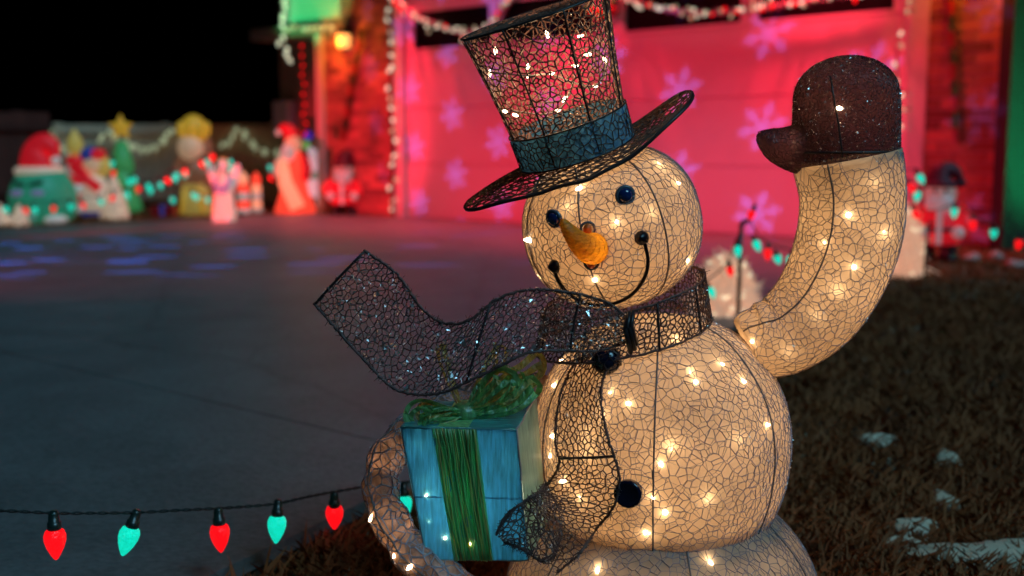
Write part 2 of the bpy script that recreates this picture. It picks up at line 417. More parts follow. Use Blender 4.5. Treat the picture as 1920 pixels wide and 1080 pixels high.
def tag(o, label=None, cat=None, group=None, kind=None):
    if label: o['label'] = label
    if cat: o['category'] = cat
    if group: o['group'] = group
    if kind: o['kind'] = kind
    return o
def thing(name, label, cat, loc=(0, 0, 0), rotz=0.0, group=None, world_mesh=True):
    o = bpy.data.objects.new(name, None); COL.objects.link(o); o.location = tuple(map(float, loc)); o.rotation_euler = (0, 0, rotz); o.empty_display_size = 0.05
    ORG[o.name] = tuple(map(float, loc)) if world_mesh else (0, 0, 0)
    return tag(o, label, cat, group)
def quat_to(d, axis='Z'):
    return Vector(d).to_track_quat(axis, 'Y')
def light(name, kind, loc, power, color, radius=0.03, aim=None, angle=60, blend=0.5, parent=None):
    ld = bpy.data.lights.new(name, kind); o = bpy.data.objects.new(name, ld); COL.objects.link(o)
    ld.energy = power; ld.color = color; ld.shadow_soft_size = radius
    o.location = tuple(map(float, loc))
    if kind == 'SPOT':
        ld.spot_size = R(angle); ld.spot_blend = blend
        d = Vector(tuple(aim)) - Vector(tuple(map(float, loc))); o.rotation_euler = d.to_track_quat('-Z', 'Y').to_euler()
    if parent:
        o.parent = parent; o.location = Vector(tuple(map(float, loc))) - Vector(ORG[parent.name])
    return o
# ================================================================== THE SETTING
ground = mkobj('lawn_ground', MB().add([(-900, -900, 0), (900, -900, 0), (900, 1500, 0), (-900, 1500, 0)], [(0, 1, 2, 3)]), 'soil', smooth=False)
tag(ground, kind='structure')

# house frame: s runs along the garage front, y goes into the house
HL = G(760, 411); HR = G(1690, 460)
HA = (HR - HL); DOORW = float(np.linalg.norm(HA)); HA = HA / DOORW; HROT = math.atan2(HA[1], HA[0]); HN = np.array([-HA[1], HA[0], 0])   # HN points into the house
if HN[1] < 0: HN = -HN
def H(s, y, z): return HL + HA * s + HN * y + np.array([0, 0, z])
def s_at(px, y=0.0):          # where a photo column meets a plane parallel to the front
    d = ray(px, 289); d = d / d[1]; o = HL + HN * y
    # solve t*d.xy = o + HA*s
    M = np.array([[d[0], -HA[0]], [d[1], -HA[1]]]); t, s = np.linalg.solve(M, o[:2]); return float(s)
def z_at(px, py, y=0.0):
    s = s_at(px, y); Y = H(s, y, 0)[1]; return float(P(px, py, Y)[2])

# driveway: poured slabs with joints between them
def redge(d): return 5.12 + 0.18 * d
dv = tag(mkobj('driveway', MB().add([H(-1.52, -0.01, .006), H(redge(0), -0.01, .006), H(redge(16), -16, .006), H(-1.52, -16, .006)], [(0, 1, 2, 3)]), 'joint', smooth=False), kind='structure')
cuts = [0.0, 0.34, 0.67, 1.0]; dcut = [0.02, 3.1, 6.2, 9.3, 12.4, 15.5]
for i in range(3):
    for j in range(5):
        g = 0.002; q = []
        for (ci, dj, sg, dg) in ((cuts[i], dcut[j], 1, 1), (cuts[i + 1], dcut[j], -1, 1), (cuts[i + 1], dcut[j + 1], -1, -1), (cuts[i], dcut[j + 1], 1, -1)):
            q.append((-1.5 + (redge(dj) - 0.02 + 1.5) * ci + sg * g, dj + dg * g))
        v = [H(s, -d, .0065) for s, d in q] + [H(s, -d, .020) for s, d in q]
        mkobj('slab', MB().add(v, [(4, 7, 6, 5), (0, 1, 5, 4), (1, 2, 6, 5), (2, 3, 7, 6), (3, 0, 4, 7)]), 'concrete', dv, smooth=False)

# house
HZ = 2.75
house = thing('house', 'brick and siding house with a wide pink lit garage door behind the snowman', 'house', HL, HROT, world_mesh=False)
def hpart(name, mb, m, parent=None, smooth=False): return mkobj(name, mb, m, parent or house, smooth)
def brick_wall(s0, s1, ztop):
    w = hpart('brick_wall', MB().box(s0, s1, 0.0, 0.25, 0, ztop), 'mortar')
    me = None; bh, bl, jt = 0.064, 0.205, 0.011
    row = 0; z = 0.006
    while z + bh < ztop:
        x = s0 - (0.5 * (bl + jt) if row % 2 else 0)
        while x < s1 - 0.02:
            a, b = max(x, s0 - 0.006), min(x + bl, s1 + 0.006)
            if b - a > 0.03:
                if me is None:
                    o = mkobj('brick', MB().box(-.5, .5, -.009, .02, 0, bh), 'brick', w, False); me = o.data
                else: o = inst('brick', me, w)
                o.location = ((a + b) / 2, -random.random() * 0.002, z); o.scale = (b - a, 1, 1)
            x += bl + jt
        z += bh + jt; row += 1
    return w
sBL = s_at(614); sBR = s_at(1866)
brick_wall(sBL, -0.13, 2.5)
brick_wall(DOORW + 0.13, sBR, 2.2)
# garage door
gd = hpart('garage_door', MB().box(0.0, DOORW, 0.08, 0.12, 0.0, 2.24), 'door_paint')
zb = [0.015, 0.565, 1.115, 1.665, 2.225]
for k in range(3):
    p = hpart('panel', MB().box(0.01, DOORW - 0.01, 0.045, 0.079, zb[k] + .006, zb[k + 1] - .006), 'door_paint', gd)
wins = [(s_at(772), s_at(912)), (s_at(936), s_at(1108)), (s_at(1163), s_at(1377)), (s_at(1409), s_at(1660))]
xs = [0.01] + [v for w in wins for v in w] + [DOORW - 0.01]
wz0, wz1 = 1.70, 2.06
mb = MB().box(0.01, DOORW - 0.01, 0.045, 0.079, zb[3] + .006, wz0).box(0.01, DOORW - 0.01, 0.045, 0.079, wz1, zb[4])
for k in range(0, len(xs), 2): mb.box(xs[k], xs[k + 1], 0.045, 0.079, wz0 + .0005, wz1 - .0005)
hpart('top_panel', mb, 'door_paint', gd)
for a, b in wins:
    hpart('window_pane', MB().box(a + .002, b - .002, 0.066, 0.074, wz0 + .002, wz1 - .002), 'dark_glass', gd)
for a, b in ((-0.13, -0.003), (DOORW + 0.003, DOORW + 0.13)):
    hpart('door_jamb', MB().box(a, b, -0.02, 0.10, 0, 2.262), 'white_paint')
hpart('door_header', MB().box(-0.13, DOORW + 0.13, -0.03, 0.2, 2.265, 2.50), 'white_paint')
hpart('upper_wall', MB().box(-0.129, sBR, 0.01, 0.25, 2.503, 3.3), 'brown_siding')
# porch on the left of the garage
sPL = s_at(524, 0.25)
sw_ = hpart('porch_wall', MB().box(sPL, sBL - .004, 0.30, 0.5, 0, 2.9), 'brown_siding')
for k in range(18):
    hpart('siding_board', MB().box(sPL + .002, sBL - .006, 0.286, 0.299, 0.02 + k * .115, 0.02 + k * .115 + .108), 'brown_siding', sw_)
cs = s_at(605, -0.02)
col = hpart('porch_column', MB().box(cs - .045, cs + .045, -0.06, 0.03, 0.12, 1.93), 'white_paint')
hpart('column_base', MB().box(cs - .065, cs + .065, -0.08, 0.05, 0.0, 0.119), 'white_paint', col)
hpart('porch_beam', MB().box(sPL - .05, sBL + .02, -0.08, 0.285, 1.935, 2.05), 'brown_siding')
gp = hpart('gable_panel', MB().box(s_at(541, -.06), s_at(645, -.06), -0.06, 0.2, 2.09, 3.1), 'white_paint')
for k in range(7):
    hpart('gable_board', MB().box(s_at(541, -.06) + .004, s_at(645, -.06) - .004, -0.075, -0.061, 2.10 + k * .14, 2.10 + k * .14 + .132), 'white_paint', gp)
hpart('eave', MB().box(s_at(648, -.2), -0.02, -0.32, 0.0, 2.33, 2.39), 'dark_trim')
hpart('meter_box', MB().box(s_at(529, .27), s_at(556, .27), 0.15, 0.285, z_at(542, 238, .25), z_at(542, 190, .25)), 'meter_grey')
# right end: dark corner post and the pale entry wall beyond it
hpart('corner_post', MB().box(sBR + .004, sBR + 0.085, -0.05, 0.84, 0, 3.2), 'dark_trim')
ew = hpart('entry_wall', MB().box(sBR - .5, sBR + 2.4, 0.86, 1.1, 0.0, 3.2), 'white_paint')
for k in range(18):
    hpart('entry_board', MB().box(sBR - .49, sBR + 2.4, 0.844, 0.8595, 0.30 + k * .15, 0.30 + k * .15 + .144), 'white_paint', ew)
hpart('roof', MB().add([(sPL - .3, -.45, 3.12), (sBR + 2.6, -.45, 3.32), (sBR + 2.6, 5, 6.0), (sPL - .3, 5, 6.0), (sPL - .3, -.45, 3.06), (sBR + 2.6, -.45, 3.26), (sBR + 2.6, 5, 5.9), (sPL - .3, 5, 5.9)],
      [(0, 1, 2, 3), (7, 6, 5, 4), (0, 4, 5, 1), (1, 5, 6, 2), (3, 2, 6, 7), (0, 3, 7, 4)]), 'roof_shingle')

# fences
def fence(name, label, x0, x1, Y, top, bw, m, rail, postw=.1):
    t = thing(name, label, 'fence', (x0, Y, 0), 0, world_mesh=False); n = int((x1 - x0) / bw); me = None
    for k in range(n):
        if me is None: o = mkobj('fence_board', MB().box(0, bw - .006, 0, .022, .03, top), m, t, False); me = o.data
        else: o = inst('fence_board', me, t)
        o.location = (k * bw, random.random() * .002, random.uniform(-.004, .004))
    for z in rail: mkobj('rail', MB().box(-.02, n * bw + .02, -.034, -.004, z, z + .07), m, t, False)
    for k in range(0, n + 1, 9): mkobj('post', MB().box(k * bw - postw / 2, k * bw + postw / 2, .026, .12, 0, top + .02), m, t, False)
    return t
xv0 = P(108, 300, 13.9)[0]; xv1 = P(560, 300, 13.9)[0]
fence('vinyl_fence', 'pale vinyl board fence behind the yard figures under the draped lights', xv0, xv1, 13.9, P(300, 233, 13.9)[2], .155, 'vinyl', (.08, .92))
xw0 = P(-160, 300, 13.2)[0]; xw1 = P(112, 300, 13.2)[0]
fence('wood_fence', 'dark brown wooden fence at the far left of the yard', xw0, xw1, 13.2, P(60, 210, 13.2)[2], .14, 'wood_fence', (.15, .95))

# ------------------------------------------------------------------ coloured floodlights and projectors that light the place (all stand outside the picture; some red spots are added)
def gobo(lo, kind, scale, cols, rot=0.0):
    ld = lo.data; ld.use_nodes = True; n = ld.node_tree.nodes; l = ld.node_tree.links
    em = n['Emission']
    tc = n.new('ShaderNodeTexCoord'); sx = n.new('ShaderNodeSeparateXYZ'); l.new(tc.outputs['Normal'], sx.inputs[0])
    def M(op, a, b=None, c=None):
        q = n.new('ShaderNodeMath'); q.operation = op
        for i, v in enumerate((a, b, c)):
            if v is None: continue
            if isinstance(v, (int, float)): q.inputs[i].default_value = v
            else: l.new(v, q.inputs[i])
        return q.outputs[0]
    zz = M('ABSOLUTE', sx.outputs[2])
    u = M('MULTIPLY', M('DIVIDE', sx.outputs[0], zz), scale); v = M('MULTIPLY', M('DIVIDE', sx.outputs[1], zz), scale)
    if kind == 'flake':
        cu = M('FLOOR', u); v2 = M('ADD', v, M('MULTIPLY', M('MODULO', M('ABSOLUTE', cu), 2.0), 0.5)); cv = M('FLOOR', v2)
        fu = M('SUBTRACT', M('SUBTRACT', u, cu), 0.5); fv = M('SUBTRACT', M('SUBTRACT', v2, cv), 0.5)
        r = M('SQRT', M('ADD', M('MULTIPLY', fu, fu), M('MULTIPLY', fv, fv)))
        th = M('ADD', M('ARCTAN2', fv, fu), 10 * math.pi / 3 + M_ROT)
        ph = M('SUBTRACT', M('MODULO', th, math.pi / 3), math.pi / 6)
        di = M('MULTIPLY', r, M('ABSOLUTE', M('SINE', ph))); al = M('MULTIPLY', r, M('COSINE', ph))
        arm = M('MULTIPLY', M('LESS_THAN', di, 0.026), M('LESS_THAN', al, 0.27))
        br = M('MULTIPLY', M('LESS_THAN', M('ABSOLUTE', M('SUBTRACT', M('SUBTRACT', al, 0.13), di)), 0.018), M('LESS_THAN', di, 0.07))
        k = M('MINIMUM', M('ADD', arm, br), 1.0)
        fac = k
        em.inputs[0].default_value = (*cols[0], 1); l.new(fac, em.inputs[1])
    elif kind == 'wash':
        cb = n.new('ShaderNodeCombineXYZ'); l.new(u, cb.inputs[0]); l.new(v, cb.inputs[1])
        no = n.new('ShaderNodeTexNoise'); no.inputs['Scale'].default_value = 1.0; no.inputs['Detail'].default_value = 1.0; l.new(cb.outputs[0], no.inputs['Vector'])
        cr = n.new('ShaderNodeValToRGB'); e = cr.color_ramp.elements
        e[0].position = 0.46; e[0].color = (*cols[0], 1); e[1].position = 0.64; e[1].color = (*cols[1], 1)
        l.new(no.outputs['Fac'], cr.inputs[0]); l.new(cr.outputs[0], em.inputs[0]); em.inputs[1].default_value = 1.0
    else:
        cb = n.new('ShaderNodeCombineXYZ'); l.new(u, cb.inputs[0]); l.new(v, cb.inputs[1])
        vo = n.new('ShaderNodeTexVoronoi'); vo.inputs['Scale'].default_value = 1.0; l.new(cb.outputs[0], vo.inputs['Vector'])
        em.inputs[0].default_value = (*cols[0], 1); l.new(M('MULTIPLY', M('LESS_THAN', vo.outputs['Distance'], 0.30), 1.0), em.inputs[1])
M_ROT = 0.3
FL = np.array([-4.6, 4.2, 0.10])
dc = H(DOORW * .55, 0, 1.0)
red = light('red_spot', 'SPOT', FL, 1280, (1, 1, 1), 0.05, aim=dc + np.array([.6, -.25, .25]), angle=68, blend=0.85)
gobo(red, 'wash', 3.4, ((1.0, 0.003, 0.044), (0.80, 0.032, 0.095)))
light('red_spot', 'SPOT', (-4.3, 7.4, 0.12), 1000, (1.0, 0.02, 0.05), 0.04, aim=H(-.75, 0, .75), angle=28, blend=0.5)  # extra spot added to redden the left brick wall
for ss_ in (0.0, 2.3, 4.4):
    light('red_spot', 'SPOT', H(ss_, -.35, 2.75), 330, (1.0, 0.02, 0.05), 0.06, aim=H(ss_, -.65, 0), angle=84, blend=0.9)  # unseen spots added above the door for the red glow on the driveway
flk = light('snowflake_projector', 'SPOT', np.array([-3.9, 6.0, .14]), 640, (1, 1, 1), 0.016, aim=dc + np.array([0.0, 0, .5]), angle=66, blend=0.1)
gobo(flk, 'flake', 9.0, ((0.10, 0.19, 1.0),))
blu = light('dot_projector', 'SPOT', (-6.6, 6.0, 2.8), 4200, (1, 1, 1), 0.01, aim=G(170, 478), angle=40, blend=0.7)
gobo(blu, 'dots', 22.0, ((0.05, 0.16, 1.0),))
light('green_flood', 'SPOT', (-5.6, 6.5, 0.25), 1500, (0.0, 1.0, 0.28), 0.05, aim=H(s_at(590), -.06, 2.55), angle=13, blend=0.3)
light('green_flood', 'SPOT', H(sBR + 1.3, 0.0, 0.12), 130, (0.0, 1.0, 0.32), 0.03, aim=H(sBR - .1, .85, 1.25), angle=75, blend=0.6)

# ------------------------------------------------------------------ lawn: matted dry grass, a few snow patches
def grass(name, m, n, region, hmin, hmax, kind='stuff', dens=None):
    pts = []
    while len(pts) < n:
        q = region(n)
        pts = q if len(pts) == 0 else np.concatenate([pts, q])
    pts = pts[:n]; a = rng.random(n) * 2 * math.pi; h = hmin + (hmax - hmin) * rng.random(n) ** 1.6
    lean = 0.5 + 1.3 * rng.random(n); w = 0.0016 + 0.0022 * rng.random(n)
    dist = np.linalg.norm(pts, axis=1); w = w * (0.7 + dist * 0.18)
    b = np.concatenate([pts, np.zeros((n, 1))], 1); side = np.stack([-np.sin(a), np.cos(a), 0 * a], 1) * w[:, None]
    t = np.stack([np.cos(a) * h * lean, np.sin(a) * h * lean, h], 1)
    V = np.stack([b - side, b + side, b + t * 0.55 + side * .7 + [0, 0, 0.004], b + t], 1).reshape(-1, 3)
    k = np.arange(n)[:, None] * 4
    F = [tuple(q) for q in (k + [0, 1, 2]).tolist()] + [tuple(q) for q in (k + [0, 2, 3]).tolist()]
    o = mkobj(name, (V, F), m, smooth=False); return tag(o, kind=kind)
HLx, HLy = HL[0], HL[1]
def house_sd(p):
    r = p - HL[:2]; return r @ HA[:2], -(r @ HN[:2])
def reg_right(n):
    y = 1.15 + (rng.random(n * 3) ** 1.7) * 6.6; x = -0.9 + (rng.random(n * 3)) * (1.6 + y * 0.75)
    q = np.stack([x, y], 1); s, d = house_sd(q)
    nz = np.sin(x * 9 + np.sin(y * 7) * 2) * np.sin(y * 8 + np.cos(x * 6) * 2)
    ok = (s > redge(d) + 0.01 + 0.02 * rng.random(len(x))) & (d > 0.15) & (nz + rng.random(len(x)) * 1.6 > 0.15)
    return q[ok]
tag(grass('dry_grass', 'dry_grass', 150000, reg_right, .008, .045), 'dry brown matted lawn grass right of the driveway', 'grass', kind='stuff')
def reg_left(n):
    y = 7.5 + rng.random(n * 4) * 6; x = -8 + rng.random(n * 4) * 6; q = np.stack([x, y], 1); s, d = house_sd(q)
    return q[(s < -1.54) & (y < 13.8)]
tag(grass('yard_grass', 'dry_grass', 16000, reg_left, .015, .06), 'short dry grass around the yard figures left of the driveway', 'grass', kind='stuff')
def snow_patch(px, py, w, d, label, seed):
    rr = random.Random(seed); c = G(px, py); n = 40; v = [(c[0], c[1], .027)]; f = []
    ph = [rr.random() * 6 for _ in range(4)]
    for ring, (kr, z) in enumerate(((.45, .026), (.8, .019), (1.0, .001))):
        for i in range(n):
            a = 2 * math.pi * i / n
            k = kr * (1 + .28 * math.sin(2 * a + ph[0]) + .2 * math.sin(3 * a + ph[1]) + .13 * math.sin(5 * a + ph[2]) + .12 * math.sin(9 * a + ph[3]) + rr.uniform(-.09, .09) * (ring > 0))
            v.append((c[0] + w * k * math.cos(a), c[1] + d * k * math.sin(a), z + rr.uniform(-.002, .002) * (ring < 2)))
    for i in range(n):
        f.append((0, 1 + i, 1 + (i + 1) % n))
        for r_ in range(2): f.append((1 + r_ * n + i, 1 + (r_ + 1) * n + i, 1 + (r_ + 1) * n + (i + 1) % n, 1 + r_ * n + (i + 1) % n))
    o = mkobj('snow_patch', MB().add(v, f), 'snow'); return tag(o, label, 'snow', 'leftover snow patches on the lawn', 'structure')
snow_patch(1850, 1052, .115, .060, 'largest pale snow patch in the lower right corner of the lawn', 1)
snow_patch(1712, 1002, .05, .028, 'small snow patch just left of the largest one', 2)
snow_patch(1690, 1035, .03, .016, 'tiny snow patch', 12)
for i, (x, y, w, d, lb) in enumerate(((1768, 950, .030, .040, 'nearest thin snow streak above the largest patch'), (1775, 870, .022, .055, 'second thin snow streak above the largest patch'), (1640, 835, .045, .022, 'faint snow scrap midway between the snowman and the streak'))):
    snow_patch(x, y, w, d, lb, 20 + i)
def reg_frost(n):
    y = 1.3 + rng.random(n * 8) ** 1.4 * 5.5; x = -0.5 + rng.random(n * 8) * (1.4 + y * .7); q = np.stack([x, y], 1); s, d = house_sd(q)
    nz = np.sin(x * 6.1 + 2.1 * np.sin(y * 2.3)) * np.sin(y * 3.7 + 1.7 * np.sin(x * 4.9 + 1)) + .45 * np.sin(x * 17 + y * 3) * np.sin(y * 11 - x * 5) + .2 * rng.normal(size=len(x))
    return q[(s > redge(d) + .05) & (d > .2) & (nz > .62)]
tag(grass('frosted_grass', 'frost_grass', 14000, reg_frost, .006, .030), 'patches of frosted pale grass scattered over the lawn', 'grass', kind='stuff')

# ================================================================== THE SNOWMAN
Y0 = 1.42
CX = 1237
axis_x = P(CX, 815, Y0)[0]
SM = thing('lighted_snowman', 'lighted mesh snowman waving one arm in a top hat and dark scarf', 'snowman', (axis_x, Y0, 0))
BULB = None
def bulb_mesh():
    global BULB
    if BULB is None:
        mb = MB().lathe([(-.004, .0022), (0, .0030), (.004, .0034), (.008, .0026), (.0115, .0008)], n=8)
        me = bpy.data.meshes.new('mini_bulb'); me.from_pydata(mb.v, [], mb.f); me.update(); me.polygons.foreach_set('use_smooth', [True] * len(me.polygons))
        me.materials.append(MATS['warm_bulb']); BULB = me
    return BULB
def mini_bulb(p, d, parent, sc=1.0):
    d = np.array(d, float); d = d / np.linalg.norm(d); p = np.array(p) + d * rng.uniform(-.006, .0015); d = d + rng.normal(size=3) * 0.35; sc = sc * rng.uniform(.7, 1.1)
    return inst('bulb', bulb_mesh(), parent, tuple(np.array(p) - np.array(ORG[parent.name])), quat_to(d), (sc, sc, sc))

def lathe_sweep(cx, prof, Y, n=8, sy=1.0):
    """profile in photo pixels (row, half width) -> vertical surface of revolution"""
    z = [P(cx, y, Y)[2] for y, w in prof]; r = [w * mpp(cx, y, Y) for y, w in prof]
    zr = catmull(np.stack([z, r], 1), n); x = P(cx, prof[len(prof) // 2][0], Y)[0]
    order = np.argsort(zr[:, 0]); zr = zr[order]
    return Sweep(np.stack([np.full(len(zr), x), np.full(len(zr), Y), zr[:, 0]], 1), np.maximum(zr[:, 1], 1e-4), up=(1, 0, 0), sy=sy)
def hit(px, py, sw, off=0.0):
    """first point of the photo ray inside a straight sweep"""
    d = ray(px, py); a = sw.p[0]; ax = sw.p[-1] - a; L = np.linalg.norm(ax); ax = ax / L
    t = np.linspace(0.7, 2.2, 3000)[:, None]; q = CAM + t * d; h = (q - a) @ ax
    rad = np.linalg.norm(q - a - h[:, None] * ax, axis=1)
    hs = (sw.p - a) @ ax; rr = np.interp(h, hs, sw.r) + off
    ok = (rad < rr) & (h > hs[0]) & (h < hs[-1])
    if not ok.any():
        i = np.argmin(np.where((h > hs[0]) & (h < hs[-1]), rad - rr, 9)); 
    else: i = np.argmax(ok)
    p = q[i]; hh = h[i]; n = p - (a + hh * ax); return p, n / np.linalg.norm(n)

# --- torso and base
torso_s = lathe_sweep(CX, [(596, 62), (606, 100), (625, 138), (655, 172), (700, 207), (750, 229), (805, 238), (855, 236), (905, 227), (955, 208), (990, 190), (1012, 181)], Y0)
base_s = lathe_sweep(CX, [(1012, 179), (1024, 186), (1050, 212), (1085, 246), (1125, 272), (1170, 286), (1215, 292), (1262, 292)], Y0)
base_s.p[:, 2] -= base_s.p[:, 2].min() - 0.002 if base_s.p[:, 2].min() < 0 else 0
def body(name, sw, cell, cloth='snow_cloth', thread='pale_thread', tr=.00085, merid=6, fl=900, n=96, ph=0.0, amt=.016):
    if merid: sw.pil = (merid, ph, amt)
    o = mkobj(name, sw.grid(n, cap=True), cloth, SM)
    nt = MB(); nt.add(*sw.net(cell * 1.06, tr)); nt.add(*sw.net(cell * 1.5, tr * .62, spread=.3))
    mkobj('thread_net', nt, thread, o, smooth=False)['kind'] = 'stuff'
    if fl: mkobj('glitter', sw.flakes(fl, .0006), 'glitter', o, smooth=False)['kind'] = 'stuff'
    if merid:
        for k in range(merid):
            th = np.full(40, ph + 2 * math.pi * k / merid); m = np.linspace(0, sw.m[-1], 40)
            mkobj('seam_wire', MB().tube(sw.at(th, m, .0012), .0012, 5), 'seam_wire', o)
    return o
torso = body('torso', torso_s, .0103, tr=.00050, ph=-1.75, fl=2600)
base = body('base', base_s, .0105, tr=.00050, ph=-1.5, fl=600)
mkobj('neck_ring', MB().tube(base_s.at(np.linspace(0, 2 * math.pi, 60), np.full(60, base_s.m[-1] - .01), .002), .0026, 6), 'edge_wire', base)

# --- head, tilted to the left
hc = P(1147, 424, Y0 - .005); hs_ = mpp(1147, 424, Y0)
tilt = R(14); hax = np.array([-math.sin(tilt), -0.10, math.cos(tilt)]); hax /= np.linalg.norm(hax)
tt = np.linspace(-0.985, 0.985, 40)
hr = 166 * hs_ * np.sqrt(1 - np.abs(tt) ** 2.3)
head_s = Sweep(hc[None] + hax[None] * (tt * 152 * hs_)[:, None], hr, up=(1, 0, 0))
head = body('head', head_s, .0098, tr=.00050, ph=-1.95, merid=7, fl=1500)
for px, py in ((1090, 355), (1270, 345), (1064, 393), (1155, 420), (994, 452), (1115, 525), (1292, 488), (1225, 400), (1010, 520), (1240, 310)):
    p, n = hit(px, py, head_s); mini_bulb(p - n * .005, n, head)
for px, py in ((1050, 680), (1036, 722), (1147, 737), (1303, 718), (1296, 698), (1352, 686), (1395, 716), (1100, 813), (1036, 818), (1030, 850), (1257, 836), (1238, 868), (1387, 826),
               (1221, 930), (1210, 996), (1245, 962), (1087, 932), (1104, 846), (1132, 782), (1270, 640), (1440, 800), (1330, 930), (1180, 760), (1060, 900), (1215, 1002)):
    p, n = hit(px, py, torso_s); mini_bulb(p - n * .005, n, torso)
for px, py in ((1330, 1055), (1120, 1068)):
    p, n = hit(px, py, base_s); mini_bulb(p - n * .005, n, base)
for sw, ob in ((torso_s, torso), (head_s, head), (base_s, base)):      # the far side carries bulbs too
    for k in range(8):
        th = rng.random() * 2 * math.pi; m = rng.random() * sw.m[-1] * .8 + .1 * sw.m[-1]; p = sw.at(np.array([th]), np.array([m]))[0]
        if p[1] > Y0 + .03: mini_bulb(p, (p - [axis_x, Y0, p[2]]), ob)
WARM = (1.0, 0.62, 0.32)
light('inner_glow', 'POINT', P(CX, 815, Y0 + .01), .84, WARM, .06, parent=torso)
light('inner_glow', 'POINT', hc, .37, WARM, .045, parent=head)
light('inner_glow', 'POINT', P(CX, 1130, Y0), .85, WARM, .06, parent=base)

# face
for (px, py, r) in ((1171, 366, 17), (1041, 409, 16)):
    p, n = hit(px, py, head_s); s_ = mpp(px, py, p[1]); rot = quat_to(n).to_matrix()
    e = mkobj('eye', MB().ell(p + n * .003, (r * .86 * s_, r * .86 * s_, r * .62 * s_), rot=rot), 'eye_navy', head)
    ring = [np.array(p) + n * .0025 + np.array(rot @ Vector((math.cos(a), math.sin(a), 0))) * r * .93 * s_ for a in np.linspace(0, 2 * math.pi, 25)]
    mkobj('eye_ring', MB().tube(ring, .0028, 6), 'eye_ring', e)
nb, nn = hit(1100, 470, head_s); s_ = mpp(1100, 470, nb[1])
Yn = nb[1]
npath = [P(1116, 463, Yn + .010), P(1106, 466, Yn - .012), P(1088, 456, Yn - .035), P(1068, 434, Yn - .052), P(1053, 412, Yn - .058)]
npath = catmull(npath, 6); nr = np.interp(np.linspace(0, 1, len(npath)), [0, .18, .45, .75, .95, 1], [29, 31, 23, 14, 8, 3]) * s_
light('inner_glow', 'POINT', (npath[4] + npath[8]) / 2, .028, WARM, .006, parent=head)  # added light to brighten the nose, stands for no bulb
nose = mkobj('carrot_nose', MB().tube(npath, nr, 18), 'carrot', head)
nsw = Sweep(npath, nr)
for k in range(2, len(npath) - 2, 2): mkobj('nose_ridge', MB().tube(nsw.at(np.linspace(0, 2 * math.pi, 19), np.full(19, nsw.m[k]), .0), .0004, 4), 'carrot', nose)
for px, py in ((1103, 429), (1110, 491)):
    p, n = hit(px, py, head_s); mkobj('nose_tab', MB().ell(p + n * .004, (.0055, .006, .0075), 10, 8), 'carrot_tab', nose)
    mkobj('nose_tab_ring', MB().tube([np.array(p) + n * .002 + np.array([math.cos(a), 0, math.sin(a)]) * .0085 for a in np.linspace(0, 2 * math.pi, 17)], .0018, 5), 'eye_ring', nose)
mp = [(1043, 502), (1050, 523), (1066, 545), (1092, 563), (1124, 571), (1157, 566), (1186, 549), (1206, 521), (1213, 489), (1206, 452)]
mpts = catmull([hit(x, y, head_s)[0] + hit(x, y, head_s)[1] * .004 for x, y in mp], 6)
mo = mkobj('mouth', MB().tube(mpts, .0024, 8), 'mouth_black', head)
for x, y, dx in ((1042, 499, -.6), (1203, 446, .5)):
    p, n = hit(x, y, head_s); mb = MB().lathe([(0, .0095), (.004, .0085), (.010, .003), (.011, .001)], n=12)
    rot = quat_to(n + np.array([-.5, 0, .1])).to_matrix(); v = [tuple(np.array(rot @ Vector(q)) + p) for q in mb.v]
    mkobj('mouth_end', (v, mb.f), 'mouth_black', mo)

# --- hat
ha = np.array([-0.31, -0.17, 0.93]); ha /= np.linalg.norm(ha)
hb = P(1083, 288, Y0 - .02); hsc = mpp(1083, 296, Y0)
hx = np.array([1, 0, 0]) - ha * ha[0]; hx /= np.linalg.norm(hx); hy = np.cross(ha, hx)
def hatp(x, y, z): return hb + (hx * x + hy * y + ha * z) * hsc
crown_prof = [(0, 104), (8, 106), (62, 107), (100, 111), (160, 119), (220, 129), (262, 137)]
cz = catmull(crown_prof, 6)
crown_s = Sweep(hb[None] + ha[None] * (cz[:, 0] * hsc)[:, None], cz[:, 1] * hsc, up=tuple(hx))
hat = mkobj('top_hat', crown_s.net(.0086, .00090, 0.0), 'hat_thread', SM, smooth=False)
topd = [(0, 137), (0.1, 100), (0.2, 60), (0.3, 20), (.4, 3)]
td = Sweep(hb[None] + ha[None] * ((262 + np.array([t[0] for t in topd])) * hsc)[:, None], np.array([t[1] for t in topd]) * hsc, up=tuple(hx))
mkobj('crown_top', td.net(.0085, .00095, 0.0), 'hat_thread', hat, smooth=False)
mkobj('crown_top_rim', MB().tube([crown_s.at(np.array([a]), np.array([crown_s.m[-1]]))[0] for a in np.linspace(0, 2 * math.pi, 49)], .0016, 6), 'dark_wire', hat)
for k in range(8):
    a = np.full(20, .35 + k * math.pi / 4); mkobj('rib_wire', MB().tube(crown_s.at(a, np.linspace(0, crown_s.m[-1], 20), .001), .0014, 5), 'dark_wire', hat)
bz = [(4, 108.5), (30, 109), (66, 110.5)]
band_s = Sweep(hb[None] + ha[None] * (np.array([q[0] for q in bz]) * hsc)[:, None], np.array([q[1] for q in bz]) * hsc, up=tuple(hx))
band = mkobj('hat_band', band_s.grid(64), 'band_cloth', hat)
mkobj('band_net', band_s.net(.0085, .0007, .001), 'dark_thread', band, smooth=False)
for z in (0, -1):
    mkobj('band_edge', MB().tube(band_s.at(np.linspace(0, 2 * math.pi, 60), np.full(60, band_s.m[z]), .0008), .0012, 5), 'dark_wire', band)
